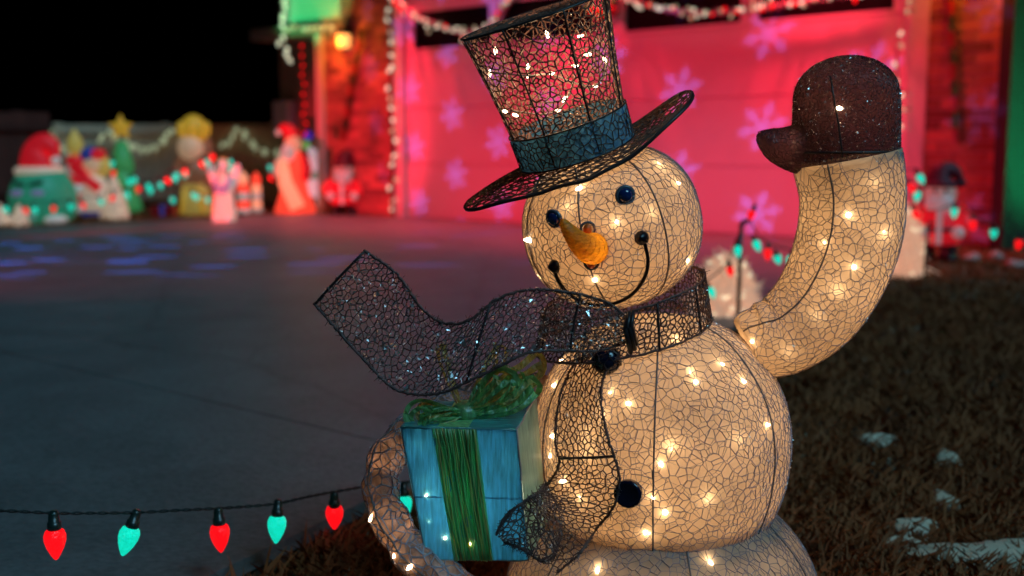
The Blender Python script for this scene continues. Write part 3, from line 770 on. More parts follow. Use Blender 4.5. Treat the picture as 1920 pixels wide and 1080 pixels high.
def brim_pt(a, k, dz=0.0):
    a = np.asarray(a, float); k = np.asarray(k, float)
    Ro = np.where(np.cos(a) ** 2 > -1, 124 + 106 * np.abs(np.cos(a)) ** 4, 0)
    r = 104 + (Ro - 104) * k; x = r * np.cos(a); y = r * np.sin(a)
    z = -6 * k + np.where(np.cos(a) > 0, 46, -26) * (k ** 1.6) * np.cos(a) ** 4 - 20 * k * np.sin(a) ** 2 + k * (2.0 * np.sin(4 * a + 1) + 1.6 * np.sin(9 * a)) + dz
    return hb + (hx * x[..., None] + hy * y[..., None] + ha * z[..., None]) * hsc
nb_ = 800
q = np.stack([rng.random(nb_ * 4) * 2 * math.pi, rng.random(nb_ * 4) * 1.3 - .15], 1)
kk = thin(brim_pt(q[:, 0], q[:, 1]), .0068)
a, b = vor_edges(q[kk], 2 * math.pi, .5); mid = (a + b) / 2
ok = (mid[:, 0] >= 0) & (mid[:, 0] < 2 * math.pi) & (mid[:, 1] > 0) & (mid[:, 1] < 1) & (np.abs(a - b).max(1) < .6)
a, b = a[ok], b[ok]; a[:, 1] = np.clip(a[:, 1], 0, 1); b[:, 1] = np.clip(b[:, 1], 0, 1)
bn = MB(); bn.segs(brim_pt(a[:, 0], a[:, 1]), brim_pt(b[:, 0], b[:, 1]), .00105); bn.segs(brim_pt(a[:, 0] + .09, a[:, 1], 3), brim_pt(b[:, 0] + .09, b[:, 1], 3), .0009)
brim = mkobj('brim', bn, 'hat_thread', hat, smooth=False)
aa = np.linspace(0, 2 * math.pi, 90)
mkobj('brim_wire', MB().tube(brim_pt(aa, np.ones(90)), .0026, 6), 'dark_wire', brim)
for k in range(10):
    mkobj('brim_spoke', MB().tube(brim_pt(np.full(6, .2 + k * .628), np.linspace(0, 1, 6)), .0014, 5), 'dark_wire', brim)
mkobj('glitter', flake_tris(brim_pt(rng.random(700) * 6.283, rng.random(700)), .00055), 'glitter', brim, smooth=False)['kind'] = 'stuff'
mkobj('glitter', crown_s.flakes(700, .0005, 0), 'glitter', hat, smooth=False)['kind'] = 'stuff'
Yh = hb[1] - .09
for px, py in ((985, 142), (1030, 140), (1088, 68), (1098, 101), (1136, 116), (1113, 162), (918, 133), (950, 207), (1046, 207), (988, 122), (931, 97), (1062, 182), (1025, 60), (1083, 125), (965, 215)):
    p = P(px, py, Yh + rng.random() * .10); mini_bulb(p, rng.normal(size=3), hat, .62)
hw = [P(901, 133, Yh + .05), P(985, 142, Yh + .02), P(1030, 140, Yh + .06), P(1113, 162, Yh + .03), P(1136, 116, Yh + .05), P(1098, 101, Yh + .02), P(1046, 207, Yh + .05), P(945, 207, Yh + .04)]
mkobj('bulb_cord', MB().tube(catmull(hw, 8), .0011, 5), 'lamp_wire', hat)
light('inner_glow', 'POINT', hb + ha * 150 * hsc, 0.8, WARM, .05, parent=hat)

# --- raised arm and mitten
Ya = Y0 - .01
apx = [(1398, 640, 40), (1404, 638, 56), (1425, 637, 68), (1470, 626, 76), (1525, 582, 84), (1567, 515, 90), (1592, 440, 94), (1598, 365, 95), (1588, 296, 99)]
apts = np.array([P(x, y, Ya) for x, y, r in apx]); arad = np.array([r * mpp(x, y, Ya) for x, y, r in apx])
ap = catmull(np.concatenate([apts, arad[:, None]], 1), 7)
arm_s = Sweep(ap[:, :3], ap[:, 3], up=(0, 1, 0))
arm = body('waving_arm', arm_s, .0103, tr=.00050, merid=3, fl=1500, ph=.4, amt=.008)
def hit_s(px, py, sw):
    d = ray(px, py); d = d / np.linalg.norm(d); v = sw.p - CAM; k = v @ d; dist = np.linalg.norm(v - k[:, None] * d, axis=1); i = int(np.argmin(dist / sw.r))
    c = sw.p[i]; q = CAM + d * k[i]; off = q - c; r = sw.r[i]; back = math.sqrt(max(r * r - off @ off, 0)); p = q - d * back
    n = p - c; return p, n / np.linalg.norm(n)
for px, py in ((1640, 338), (1592, 404), (1545, 456), (1530, 592), (1411, 640), (1572, 540), (1660, 440), (1600, 500), (1475, 660)):
    p, n = hit_s(px, py, arm_s); mini_bulb(p - n * .005, n, arm)
for x, y, pw in ((1440, 637, .075), (1560, 525, .125), (1593, 380, .15)): light('inner_glow', 'POINT', P(x, y, Ya), pw, WARM, .03, parent=arm)
mpx = [(310, 100), (290, 101), (250, 99), (210, 95), (170, 90), (142, 79), (121, 62), (109, 40), (104.5, 18), (104, 2)]
mit_c = [(1583, 310), (1584, 290), (1586, 250), (1587, 210), (1588, 170), (1588, 142), (1586, 121), (1584, 109), (1583, 104.5), (1583, 104)]
mpt = np.array([P(x, y, Ya - .002) for x, y in mit_c]); mr = np.array([w * mpp(x, y, Ya) for (y, w), (x, _) in zip(mpx, mit_c)])
yy_ = np.concatenate([np.linspace(310, 190, 16), 190 - 86 * np.sin(np.linspace(.05, math.pi / 2, 26))]); ww_ = np.where(yy_ > 190, 97 + 3 * (yy_ - 190) / 120, 97 * np.maximum(1 - np.clip((190 - yy_) / 86, 0, 1) ** 2.3, 0) ** .5)
mm_ = np.array([np.append(P(1587 - .03 * abs(y - 200), y, Ya - .002), w * mpp(1587, y, Ya)) for y, w in zip(yy_, ww_)])
mit_s = Sweep(mm_[:, :3], np.maximum(mm_[:, 3], 1e-4), up=(1, 0, 0), sy=.85)
th_ = catmull([np.append(P(x, y, Ya - .001), r * mpp(x, y, Ya)) for x, y, r in ((1575, 250, 60), (1535, 270, 54), (1500, 278, 48), (1464, 273, 36), (1440, 263, 24), (1426, 256, 13), (1417, 252, 3))], 6)
MBm = MB(); MBm.add(*mit_s.grid(48, cap=True)); MBm.add(*Sweep(th_[:, :3], np.maximum(th_[:, 3], 1e-4), up=(0, 1, 0)).grid(28, cap=True))
mitten = mkobj('mitten', MBm, 'mitten_cloth', SM)      # hand and thumb melt into one knitted surface
rm_ = mitten.modifiers.new('blend', 'REMESH'); rm_.mode = 'VOXEL'; rm_.voxel_size = .0028; rm_.use_smooth_shade = True
sm_ = mitten.modifiers.new('soften', 'SMOOTH'); sm_.factor = .5; sm_.iterations = 14
kn_ = MB(); kn_.add(*mit_s.net(.0050, .00042, .0004)); kn_.add(*Sweep(th_[:, :3], np.maximum(th_[:, 3], 2e-3), up=(0, 1, 0)).net(.0050, .00042, .0002))
mkobj('knit', kn_, 'mitten_thread', mitten, smooth=False)['kind'] = 'stuff'
mkobj('mitten_seam', MB().tube([hit_s(x, y, mit_s)[0] + hit_s(x, y, mit_s)[1] * .001 for x, y in ((1557, 142), (1563, 180), (1572, 230), (1577, 270), (1580, 296))], .0013, 5), 'dark_wire', mitten)
mkobj('mitten_cuff', MB().tube(mit_s.at(np.linspace(0, 2 * math.pi, 50), np.full(50, mit_s.m[3]), .001), .0018, 5), 'dark_wire', mitten)
mkobj('glitter', mit_s.flakes(2600, .0008), 'glitter', mitten, smooth=False)['kind'] = 'stuff'
p, n = hit_s(1575, 203, mit_s); mini_bulb(p - n * .003, n, mitten, 1.0)
light('inner_glow', 'POINT', P(1480, 270, Ya - .012), .035, WARM, .01, parent=mitten)  # extra light added because the thumb came out too dark
light('inner_glow', 'POINT', P(1586, 200, Ya), .34, WARM, .03, parent=mitten)

# --- arm that holds the gift
Yl = 1.33
lpx = [(1015, 740, 40, Y0), (930, 745, 38, Y0 + .05), (840, 770, 36, Y0 + .02), (765, 812, 33, Yl + .03), (722, 868, 34, Yl - .01), (716, 930, 34, Yl - .04), (745, 1000, 36, Yl - .07), (800, 1062, 38, Yl - .09), (870, 1110, 36, Yl - .08), (940, 1135, 22, Yl - .06)]
lp = catmull([np.append(P(x, y, Y), r * mpp(x, y, Y)) for x, y, r, Y in lpx], 6)
lp[:, 3] *= 1.03 * (.92 + .10 * np.sin(np.arange(len(lp)) * 1.15) + .05 * np.sin(np.arange(len(lp)) * 2.3 + 1))
larm_s = Sweep(lp[:, :3], lp[:, 3], up=(0, 0, 1))
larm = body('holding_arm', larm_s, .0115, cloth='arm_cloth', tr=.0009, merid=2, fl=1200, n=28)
for px, py in ((695, 966), (740, 1040), (772, 1060)):
    p, n = hit_s(px, py, larm_s); mini_bulb(p - n * .002, n + np.array([-.4, 0, -.4]), larm, 1.0)
for px, py, Y in ((722, 868, Yl - .01), (745, 1000, Yl - .07), (870, 1110, Yl - .08)): light('inner_glow', 'POINT', P(px, py, Y), .030, WARM, .012, parent=larm)

# --- scarf
ring_up = []; ring_lo = []
nc = P(1168, 575, Y0 - .01); rs = mpp(1168, 575, Y0)
for k in range(49):
    a = 2 * math.pi * k / 48; x = math.cos(a); y = math.sin(a)
    up_ = np.array([nc[0] + 150 * rs * x, nc[1] + 138 * rs * y, nc[2] + (26 + 40 * x + 14 * y) * rs])
    lo_ = np.array([nc[0] + 164 * rs * x, nc[1] + 150 * rs * y, nc[2] + (-52 + 34 * x + 14 * y) * rs])
    ring_up.append(up_); ring_lo.append(lo_)
def ribbon_part(name, rb, cell, tr, parent, fl, cross=(), fs=.0008, edge=.0022, two=False):
    mb = MB(); mb.add(*rb.net(cell, tr))
    o = mkobj(name, mb, 'dark_thread', parent, smooth=False)
    for E in (rb.A, rb.B):
        E = resample(E, 150); ww = edge * (.55 + .35 * rng.random(150)); em_ = MB().tube(E + rng.normal(size=E.shape) * .0004, ww, 6)
        q0 = E[rng.integers(0, 150, 260)] + rng.normal(size=(260, 3)) * .0008; em_.segs(q0, q0 + rng.normal(size=(260, 3)) * .0030, .00055, .0003)
        mkobj('edge_wire', em_, 'dark_thread', o)
    for u in cross: mkobj('cross_wire', MB().tube(rb.at(np.full(8, u * rb.L), np.linspace(0, rb.W, 8)), .0017, 5), 'dark_wire', o)
    mkobj('glitter', rb.flakes(fl, fs), 'glitter', o, smooth=False)['kind'] = 'stuff'
    return o
scarf_r = Ribbon(ring_up, ring_lo, 90)
scarf = ribbon_part('scarf', scarf_r, .0068, .0010, SM, 900, (.55, .66, .8, .9, .02, .12))
Ys = 1.262
t1a = [P(1172, 592, Ys), P(1135, 566, Ys - .005), P(1060, 547, Ys - .012), P(985, 544, Ys - .015), P(930, 562, Ys - .02), P(880, 600, Ys - .025), P(835, 606, Ys - .02), P(792, 580, Ys - .012), P(745, 515, Ys - .005), P(682, 469, Ys)]
t1b = [P(1178, 640, Ys), P(1120, 658, Ys - .005), P(1050, 657, Ys - .02), P(990, 662, Ys - .03), P(940, 685, Ys - .035), P(880, 714, Ys - .035), P(820, 738, Ys - .03), P(745, 732, Ys - .02), P(680, 672, Ys - .01), P(588, 568, Ys)]
tail1 = Ribbon(t1a, t1b, 70, wave=.006)
tl = ribbon_part('scarf_tail', tail1, .0072, .00070, scarf, 3600, (.17, .47, .995), .0014, .0024)
tl['label'] = 'scarf tail blown out to the left over the gift'
mkobj('end_frill', tail1.flakes(10, .0001), 'dark_thread', tl, smooth=False)
def tfront(px, py, o=.012):
    p, n = hit(px, py, torso_s); return p + n * o
t2a = [tfront(1128, 655, .02), tfront(1085, 690), tfront(1062, 750), tfront(1055, 820), tfront(1060, 872), tfront(1040, 915, .02), P(985, 940, 1.235), P(950, 965, 1.225), P(931, 1003, 1.22)]
t2b = [tfront(1168, 660, .02), tfront(1142, 705), tfront(1136, 750), tfront(1148, 820), tfront(1166, 885), tfront(1160, 940, .016), tfront(1128, 990, .02), P(1090, 1035, 1.245), P(1046, 1073, 1.24)]
tail2 = Ribbon(t2a, t2b, 60, wave=.004)
t2 = ribbon_part('scarf_tail', tail2, .0080, .0008, scarf, 900, (.42,), .0008, .0022)
t2['label'] = 'scarf tail hanging down the snowman\'s front'
# the hanging end doubles back on itself
t3a = [tfront(1040, 905, .014), P(1008, 925, 1.245), P(970, 950, 1.228), P(940, 985, 1.222), P(931, 1003, 1.22)]
t3b = [tfront(1075, 985, .02), P(1040, 1040, 1.24), P(1015, 1052, 1.235), P(980, 1030, 1.225), P(945, 1016, 1.22)]
fold = Ribbon(t3a, t3b, 40, wave=.01, nw=2)
ribbon_part('scarf_fold', fold, .0085, .0010, scarf, 700, (), .0006, .0022)
# knot and buttons
kp = P(1178, 612, Ys - .008)
kb = MB()
for dx, dy in ((0, 0), (4, 3), (-3, 6), (7, -2)): kb.tube([P(1180 + dx, 586 + dy, Ys - .006), P(1176 + dx, 612 + dy, Ys - .014), P(1186 + dx, 650 + dy * 2, Ys - .006)], .0032, 6)
mkobj('knot', kb, 'dark_wire', scarf)
p, n = hit(1148, 672, torso_s); r_ = 27 * mpp(1148, 672, p[1])
b1 = mkobj('button', MB().ell(p + n * .012, (r_, r_, r_), 20, 14), 'button_black', SM)
bs = Sweep(np.stack([p + n * .012 + np.array([0, 0, z * r_]) for z in np.linspace(-.97, .97, 20)]), np.sqrt(1 - np.linspace(-.97, .97, 20) ** 2) * r_, up=(1, 0, 0))
mkobj('button_net', bs.net(.009, .0009, .0008), 'dark_wire', b1, smooth=False)
p, n = hit(1180, 923, torso_s); r_ = 27 * mpp(1180, 923, p[1]); rot = quat_to(n).to_matrix()
mb = MB().lathe([(-.004, r_ * .98), (.004, r_), (.006, r_ * .95), (.0072, r_ * .85), (.0066, r_ * .75), (.0062, r_ * .01)], n=32)
b2 = mkobj('button', ([tuple(np.array(rot @ Vector(q)) + p + n * .004) for q in mb.v], mb.f), 'button_black', SM)

# ================================================================== THE GIFT
Yf = 1.225; Yb = 1.345
fr = [P(752, 801, Yf), P(968, 806, Yf), P(990, 1050, Yf + .01), P(800, 1048, Yf + .01)]
tb = [P(786, 757, Yb), P(1004, 745, Yb)]
dn = (fr[2] - fr[1]); bk = [tb[0], tb[1], tb[1] + dn * 1.05, tb[0] + (fr[3] - fr[0]) * 1.05]
gift = thing('gift_box', 'glowing blue tinsel gift box with green ribbon held by the snowman', 'gift', tuple((fr[2] + fr[3] + bk[2] + bk[3]) / 4))
def quad_panel(name, q, m, th=.0015, nx=10, ny=12, parent=None, rough=.0012):
    q = [np.array(x) for x in q]; nrm = np.cross(q[1] - q[0], q[3] - q[0]); nrm /= np.linalg.norm(nrm); V = []; F = []
    for side in (0, 1):
        for j in range(ny + 1):
            for i in range(nx + 1):
                u, v = i / nx, j / ny; pnt = (q[0] * (1 - u) + q[1] * u) * (1 - v) + (q[3] * (1 - u) + q[2] * u) * v
                edge = min(u, 1 - u, v, 1 - v) > 0
                V.append(pnt + nrm * (side * -th) + nrm * rough * (edge * math.sin(u * 17 + v * 5) * math.sin(v * 9 + u * 3)))
    W = (nx + 1) * (ny + 1)
    for j in range(ny):
        for i in range(nx):
            a0 = j * (nx + 1) + i; F.append((a0, a0 + 1, a0 + nx + 2, a0 + nx + 1)); F.append((W + a0 + nx + 1, W + a0 + nx + 2, W + a0 + 1, W + a0))
    return mkobj(name, (V, F), m, parent or gift)
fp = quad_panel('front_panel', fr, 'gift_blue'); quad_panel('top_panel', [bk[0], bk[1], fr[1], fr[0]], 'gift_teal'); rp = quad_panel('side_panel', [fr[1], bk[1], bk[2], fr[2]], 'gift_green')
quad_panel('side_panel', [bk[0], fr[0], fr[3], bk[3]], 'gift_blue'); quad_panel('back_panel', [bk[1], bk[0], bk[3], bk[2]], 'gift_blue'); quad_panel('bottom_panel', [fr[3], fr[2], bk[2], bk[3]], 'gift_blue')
for a, b in ((fr[0], fr[1]), (fr[1], fr[2]), (fr[2], fr[3]), (fr[3], fr[0]), (bk[0], bk[1]), (bk[1], bk[2]), (fr[0], bk[0]), (fr[1], bk[1]), (fr[2], bk[2])):
    mkobj('frame_wire', MB().tube(resample([a, b], 8) + rng.normal(size=(8, 3)) * .0005, .0014, 6), 'edge_wire' if a is not fr[0] or b is not fr[1] else 'gift_teal', gift)
ml = lambda u, v: (fr[0] * (1 - u) + fr[1] * u) * (1 - v) + (fr[3] * (1 - u) + fr[2] * u) * v
mkobj('middle_wire', MB().tube([ml(u, .52) + np.array([0, -.0012, 0]) for u in np.linspace(0, 1, 9)], .0009, 5), 'gift_blue', fp)
fn = np.array([0, -1, 0])
rib = mkobj('ribbon', MB().add([ml(u, v) + fn * (.0022 if k == 0 else .0010) for k in (0, 1) for v in np.linspace(0, 1, 14) for u in (.27, .46, .655)],
      [(o * 42 + j * 3 + i, o * 42 + j * 3 + i + 1, o * 42 + j * 3 + i + 4, o * 42 + j * 3 + i + 3) for o in (0, 1) for j in range(13) for i in (0, 1)]), 'raffia_green', gift)
for k in range(24):          # loose raffia strands of the ribbon
    u0 = .265 + .395 * (k + rng.random()) / 24; ph = rng.random() * 6; amp = .006 + .010 * rng.random()
    pts = [ml(u0 + amp * math.sin(ph + v * (4 + 2 * math.sin(ph))), v) + fn * (.0034 + .0012 * math.sin(ph * 3 + v * 7)) for v in np.linspace(0, 1, 14)]
    mkobj('raffia_strand', MB().tube(np.array(pts) + np.cumsum(rng.normal(size=(14, 3)) * [.0007, .0001, .0004], axis=0) * np.linspace(1, .4, 14)[:, None], .0005 + .0006 * rng.random(), 4), 'raffia_gold' if k % 2 == 1 else 'raffia_green', rib, smooth=True)
tp = lambda u, v: (fr[0] * (1 - u) + fr[1] * u) * (1 - v) + (bk[0] * (1 - u) + bk[1] * u) * v
mkobj('top_ribbon', MB().add([tp(u, v) + np.array([0, 0, .002]) for v in np.linspace(0, 1, 5) for u in (.315, .585)], [(j * 2, j * 2 + 1, j * 2 + 3, j * 2 + 2) for j in range(4)]), 'raffia_green', gift)
bow = mkobj('bow', MB().ell(P(872, 772, 1.265), (.018, .016, .012), 14, 10), 'raffia_green', gift)
def loop(px, width, m, n=5):
    pts = catmull([P(x, y, Y) for x, y, Y in px], 7); t = np.gradient(pts, axis=0)
    wv = np.cross(t, np.array([0.25, .9, .35])); wv /= np.linalg.norm(wv, axis=1, keepdims=True)
    prof = np.sin(np.linspace(.25, math.pi - .25, len(pts)))[:, None]
    n = max(2, n // 3)
    for k in range(n):                     # flat crinkled foil strips
        c = (k - (n - 1) / 2) / n * width; hw_ = width / n * .62
        cr = catmull(rng.normal(size=(9, 3)) * .0030, 7)[:len(pts)]; q = pts + wv * c * prof + cr * prof + rng.normal(size=3) * .0015
        tw = wv + catmull(rng.normal(size=(9, 3)) * .35, 7)[:len(pts)]; tw /= np.linalg.norm(tw, axis=1, keepdims=True)
        nn_ = np.cross(t, tw); nn_ /= np.linalg.norm(nn_, axis=1, keepdims=True)
        ruf = .0012 * np.sin(np.arange(len(pts)) * 2.1 + k)[:, None]
        V = np.stack([q - tw * hw_ * prof, q + nn_ * (ruf + .0004), q + tw * hw_ * prof, q + nn_ * (ruf - .0004)], 1).reshape(-1, 3); F = []
        for a_ in range(len(pts) - 1):
            for e_ in range(4): F.append((a_ * 4 + e_, a_ * 4 + (e_ + 1) % 4, a_ * 4 + 4 + (e_ + 1) % 4, a_ * 4 + 4 + e_))
        mkobj('foil_loop', (V, F), m if k % 4 != 2 else 'raffia_gold', bow, smooth=False)
loop([(868, 775, 1.262), (835, 770, 1.25), (800, 765, 1.245), (785, 780, 1.245), (800, 793, 1.24), (840, 780, 1.248), (868, 775, 1.262)], .034, 'raffia_green', 20)
loop([(868, 775, 1.262), (905, 760, 1.255), (945, 730, 1.25), (955, 708, 1.255), (935, 715, 1.27), (900, 752, 1.27), (868, 775, 1.262)], .046, 'raffia_green', 26)
loop([(868, 775, 1.262), (920, 770, 1.25), (965, 752, 1.25), (1000, 722, 1.255), (985, 735, 1.27), (930, 765, 1.27), (868, 775, 1.262)], .024, 'raffia_green', 14)
loop([(868, 775, 1.275), (850, 720, 1.28), (835, 670, 1.285), (826, 648, 1.285), (838, 690, 1.29), (868, 775, 1.28)], .010, 'raffia_gold', 4)
loop([(868, 775, 1.275), (905, 700, 1.28), (925, 660, 1.285), (932, 650, 1.285), (925, 700, 1.29), (868, 775, 1.28)], .010, 'raffia_gold', 4)
loop([(868, 772, 1.275), (930, 720, 1.28), (985, 685, 1.285), (1010, 668, 1.285), (1000, 705, 1.29), (868, 775, 1.28)], .014, 'raffia_gold', 6)
loop([(868, 778, 1.255), (830, 790, 1.24), (800, 800, 1.232), (790, 797, 1.232), (825, 778, 1.24), (868, 775, 1.26)], .022, 'raffia_green', 14)
for px, py in ((795, 892), (806, 918), (801, 970), (953, 856), (786, 826), (838, 1002), (880, 1020)):
    mini_bulb(P(px, py, Yf + .013), (0, -1, 0), gift, .9)
light('inner_glow', 'POINT', ml(.40, .52) + np.array([0, .04, 0]), 1.4, (1.0, .85, .66), .02, parent=gift)
# ================================================================== STRING LIGHTS
def c9_mesh():
    mb = MB().lathe([(0, .0085), (-.003, .0125), (-.009, .0145), (-.017, .0142), (-.027, .0112), (-.036, .0068), (-.042, .0030), (-.044, .0006)], n=16)
    me = bpy.data.meshes.new('c9_bulb'); me.from_pydata(mb.v, [], mb.f); me.update(); me.polygons.foreach_set('use_smooth', [True] * len(me.polygons)); me.materials.append(MATS['bulb_red']); return me
def sock_mesh():
    mb = MB().lathe([(-.002, .0088), (.002, .0095), (.010, .0090), (.0105, .0075), (.022, .0068), (.026, .0045)], n=12)
    me = bpy.data.meshes.new('socket'); me.from_pydata(mb.v, [], mb.f); me.update(); me.polygons.foreach_set('use_smooth', [True] * len(me.polygons)); me.materials.append(MATS['socket_green']); return me
C9 = c9_mesh(); SOCK = sock_mesh()
def string_lights(name, label, cordpts, bulbs, group=None, cr=.0016, twist=True, sc=1.0, hang=.024, sock=True, cat='string lights', cordm='cord_green'):
    cp_ = catmull(cordpts, 10); root = thing(name, label, cat, tuple(cp_[0]), 0, group)
    if twist:
        d = np.linalg.norm(np.diff(cp_, axis=0), axis=1).sum(); n = int(d / .004); c = resample(cp_, n); ph = np.arange(n) * .75
        off = np.stack([0 * ph, np.cos(ph), np.sin(ph)], 1) * cr * .9
        mb = MB().tube(c + off, cr * .75, 5).tube(c - off, cr * .75, 5)
    else: mb = MB().tube(cp_, cr, 5)
    mkobj('cord', mb, cordm, root)
    for (p, m, tiltx, tilty) in bulbs:
        qd = Vector((math.sin(tiltx), math.sin(tilty), math.cos(tiltx))); q = quat_to(qd)
        loc = np.array(p) - np.array(ORG[root.name]); b = inst('bulb', C9, root, tuple(loc), q, (sc, sc, sc), m)
        if sock: inst('socket', SOCK, b, (0, 0, 0))
    return root
# front string, from the near left to behind the gift
fs = [(-60, 957, 1.34), (20, 958, 1.38), (102, 962, 1.41), (180, 962, 1.44), (255, 961, 1.47), (330, 957, 1.50), (410, 953, 1.54), (470, 949, 1.58), (520, 944, 1.61), (575, 932, 1.66), (628, 922, 1.71), (690, 912, 1.76), (757, 905, 1.80), (860, 880, 1.86), (1000, 850, 1.95)]
bl = []
for x, y, Y, m, tx, ty in ((102, 992, 1.41, 'bulb_red', 0, 0), (247, 988, 1.47, 'bulb_cyan', .32, .1), (411, 983, 1.54, 'bulb_red', -.03, 0), (520, 967, 1.61, 'bulb_cyan', .06, .1), (627, 949, 1.71, 'bulb_red', .05, -.2), (757, 930, 1.80, 'bulb_cyan', .0, .2)):
    bl.append((P(x, y, Y), m, tx, ty))
string_lights('string_lights', 'red and cyan bulb string sagging across the driveway edge at lower left', [P(*q) for q in fs], bl)
# string on stakes in the lawn behind the snowman
def px_bulbs(L, Y, rnd=.5): return [(P(x, y, Y if len(r) == 0 else r[0]), m, random.uniform(-rnd, rnd), random.uniform(-rnd, rnd)) for (x, y, m, *r) in L]
Rd, Cy = 'bulb_red', 'bulb_cyan'
YS = 3.9
bs_ = [(1330, 540, Cy), (1368, 500, Rd), (1382, 462, Cy), (1412, 395, Rd), (1416, 452, Cy), (1440, 467, Rd), (1456, 478, Cy), (1484, 480, Cy)]
string_lights('string_lights', 'red and cyan bulb string on the stake between the snowman\'s head and raised arm', [P(*q) for q in ((1316, 530, 3.7), (1345, 512, 3.8), (1370, 480, 3.88), (1388, 435, 3.9), (1405, 408, 3.9), (1412, 425, 3.92), (1430, 448, 4.0), (1460, 462, 4.1), (1500, 468, 4.3), (1560, 455, 4.6), (1640, 420, 4.9), (1690, 350, 5.1))],
              px_bulbs(bs_, YS), twist=False, cr=.003, sc=1.0)
bs_ = [(1722, 328, Cy), (1720, 360, Cy), (1706, 345, Rd), (1714, 395, Rd), (1790, 390, Cy), (1824, 414, Rd), (1863, 430, Cy), (1912, 450, Rd)]
string_lights('string_lights', 'red and cyan bulb string in front of the red figure right of the raised arm', [P(*q) for q in ((1690, 320, 5.4), (1722, 318, 5.4), (1712, 350, 5.4), (1716, 385, 5.4), (1750, 395, 5.4), (1790, 384, 5.4), (1824, 406, 5.4), (1863, 422, 5.4), (1912, 444, 5.4), (1990, 450, 5.4))],
              px_bulbs(bs_, 5.4), twist=False, cr=.003, sc=1.25)
def stake(px, py_top, Y, label, h=None):
    top = P(px, py_top, Y); t = thing('light_stake', label, 'stake', (top[0], Y, 0))
    mkobj('rod', MB().tube([(top[0] - .004, Y, -.02), (top[0], Y, top[2])], .008, 8), 'socket_green', t)
    mkobj('clip', MB().tube([top, top + np.array([.012, -.004, .006]), top + np.array([.028, -.006, .004])], .008, 8), 'socket_green', t)
stake(1390, 418, 3.9, 'dark green light stake standing right of the snowman\'s head')
stake(1740, 420, 5.45, 'thin dark light stake in front of the red figure by the brick pillar')
# left yard strings
YL = 9.6
bs_ = [(8, 388, Cy), (45, 390, Rd), (64, 388, Cy), (101, 386, Rd), (132, 382, Cy), (154, 380, Rd), (187, 374, Cy), (212, 366, Rd), (236, 360, Cy)]
string_lights('string_lights', 'low string of red and cyan bulbs in front of the green inflatable at far left', [P(x, y - 8, YL) for x, y, *_ in [(-60, 392)] + bs_ + [(262, 350)]], px_bulbs(bs_, YL), twist=False, cr=.004, sc=1.55)
bs_ = [(212, 302, Cy), (214, 320, Rd), (243, 336, Cy), (252, 332, Cy), (261, 350, Rd), (278, 345, Cy), (284, 352, Cy), (300, 342, Cy), (312, 334, Rd), (326, 330, Cy), (329, 324, Cy), (346, 318, Rd), (350, 322, Cy), (322, 370, Cy), (378, 302, Rd), (386, 300, Cy), (398, 290, Rd)]
string_lights('string_lights', 'string of red and cyan bulbs swagged from the green tree to the crowned figure', [P(x, y - 6, 9.9) for x, y in ((205, 290), (214, 312), (240, 330), (262, 343), (284, 345), (305, 336), (328, 322), (350, 314), (378, 298), (402, 284))], px_bulbs(bs_, 9.9), twist=False, cr=.004, sc=1.5)
bs_ = [(372, 366, Cy), (362, 362, Cy), (388, 370, Cy), (430, 300, Cy), (432, 312, Cy), (505, 310, Cy), (506, 330, Rd)]
string_lights('string_lights', 'short run of cyan and red bulbs in front of the crowned figure', [P(x, y, 9.7) for x, y in ((340, 350), (362, 356), (372, 360), (388, 362), (415, 330), (430, 294), (470, 300), (505, 304), (512, 335))], px_bulbs(bs_, 9.7), twist=False, cr=.004, sc=1.3)
# pale lights draped on the fence
def swag(name, label, px, Y, step, m, sc, cat='string lights', cr=.006, cordm='cord_green', jit=.012, group=None, hfun=None):
    pts = catmull([P(x, y, Y) if hfun is None else hfun(x, y) for x, y in px], 12); L = np.linalg.norm(np.diff(pts, axis=0), axis=1).sum(); n = max(2, int(L / step)); c = resample(pts, n)
    b = [(p + rng.normal(size=3) * jit + np.array([0, -.02, -.01]), m if isinstance(m, str) else random.choice(m), random.uniform(-.8, .8), random.uniform(-.5, .5)) for p in c]
    return string_lights(name, label, [p for p in resample(pts, min(n, 24))], b, group, cr, False, sc, sock=False, cat=cat, cordm=cordm)
YF = 13.8
swag('fence_lights', 'pale lights draped at the left corner of the vinyl fence', [(78, 232), (92, 240), (104, 258), (122, 275), (150, 285)], YF, .085, 'bulb_pale', 2.0)
swag('fence_lights', 'pale lights sagging between the green tree and the crowned figure', [(188, 258), (206, 242), (240, 264), (275, 274), (300, 262), (318, 242), (336, 243)], YF, .075, 'bulb_pale', 2.0)
swag('fence_lights', 'pale lights peaking on the fence right of the crowned figure', [(418, 266), (436, 256), (449, 238), (462, 255), (482, 270), (500, 278), (530, 284)], YF, .075, 'bulb_pale', 2.0)
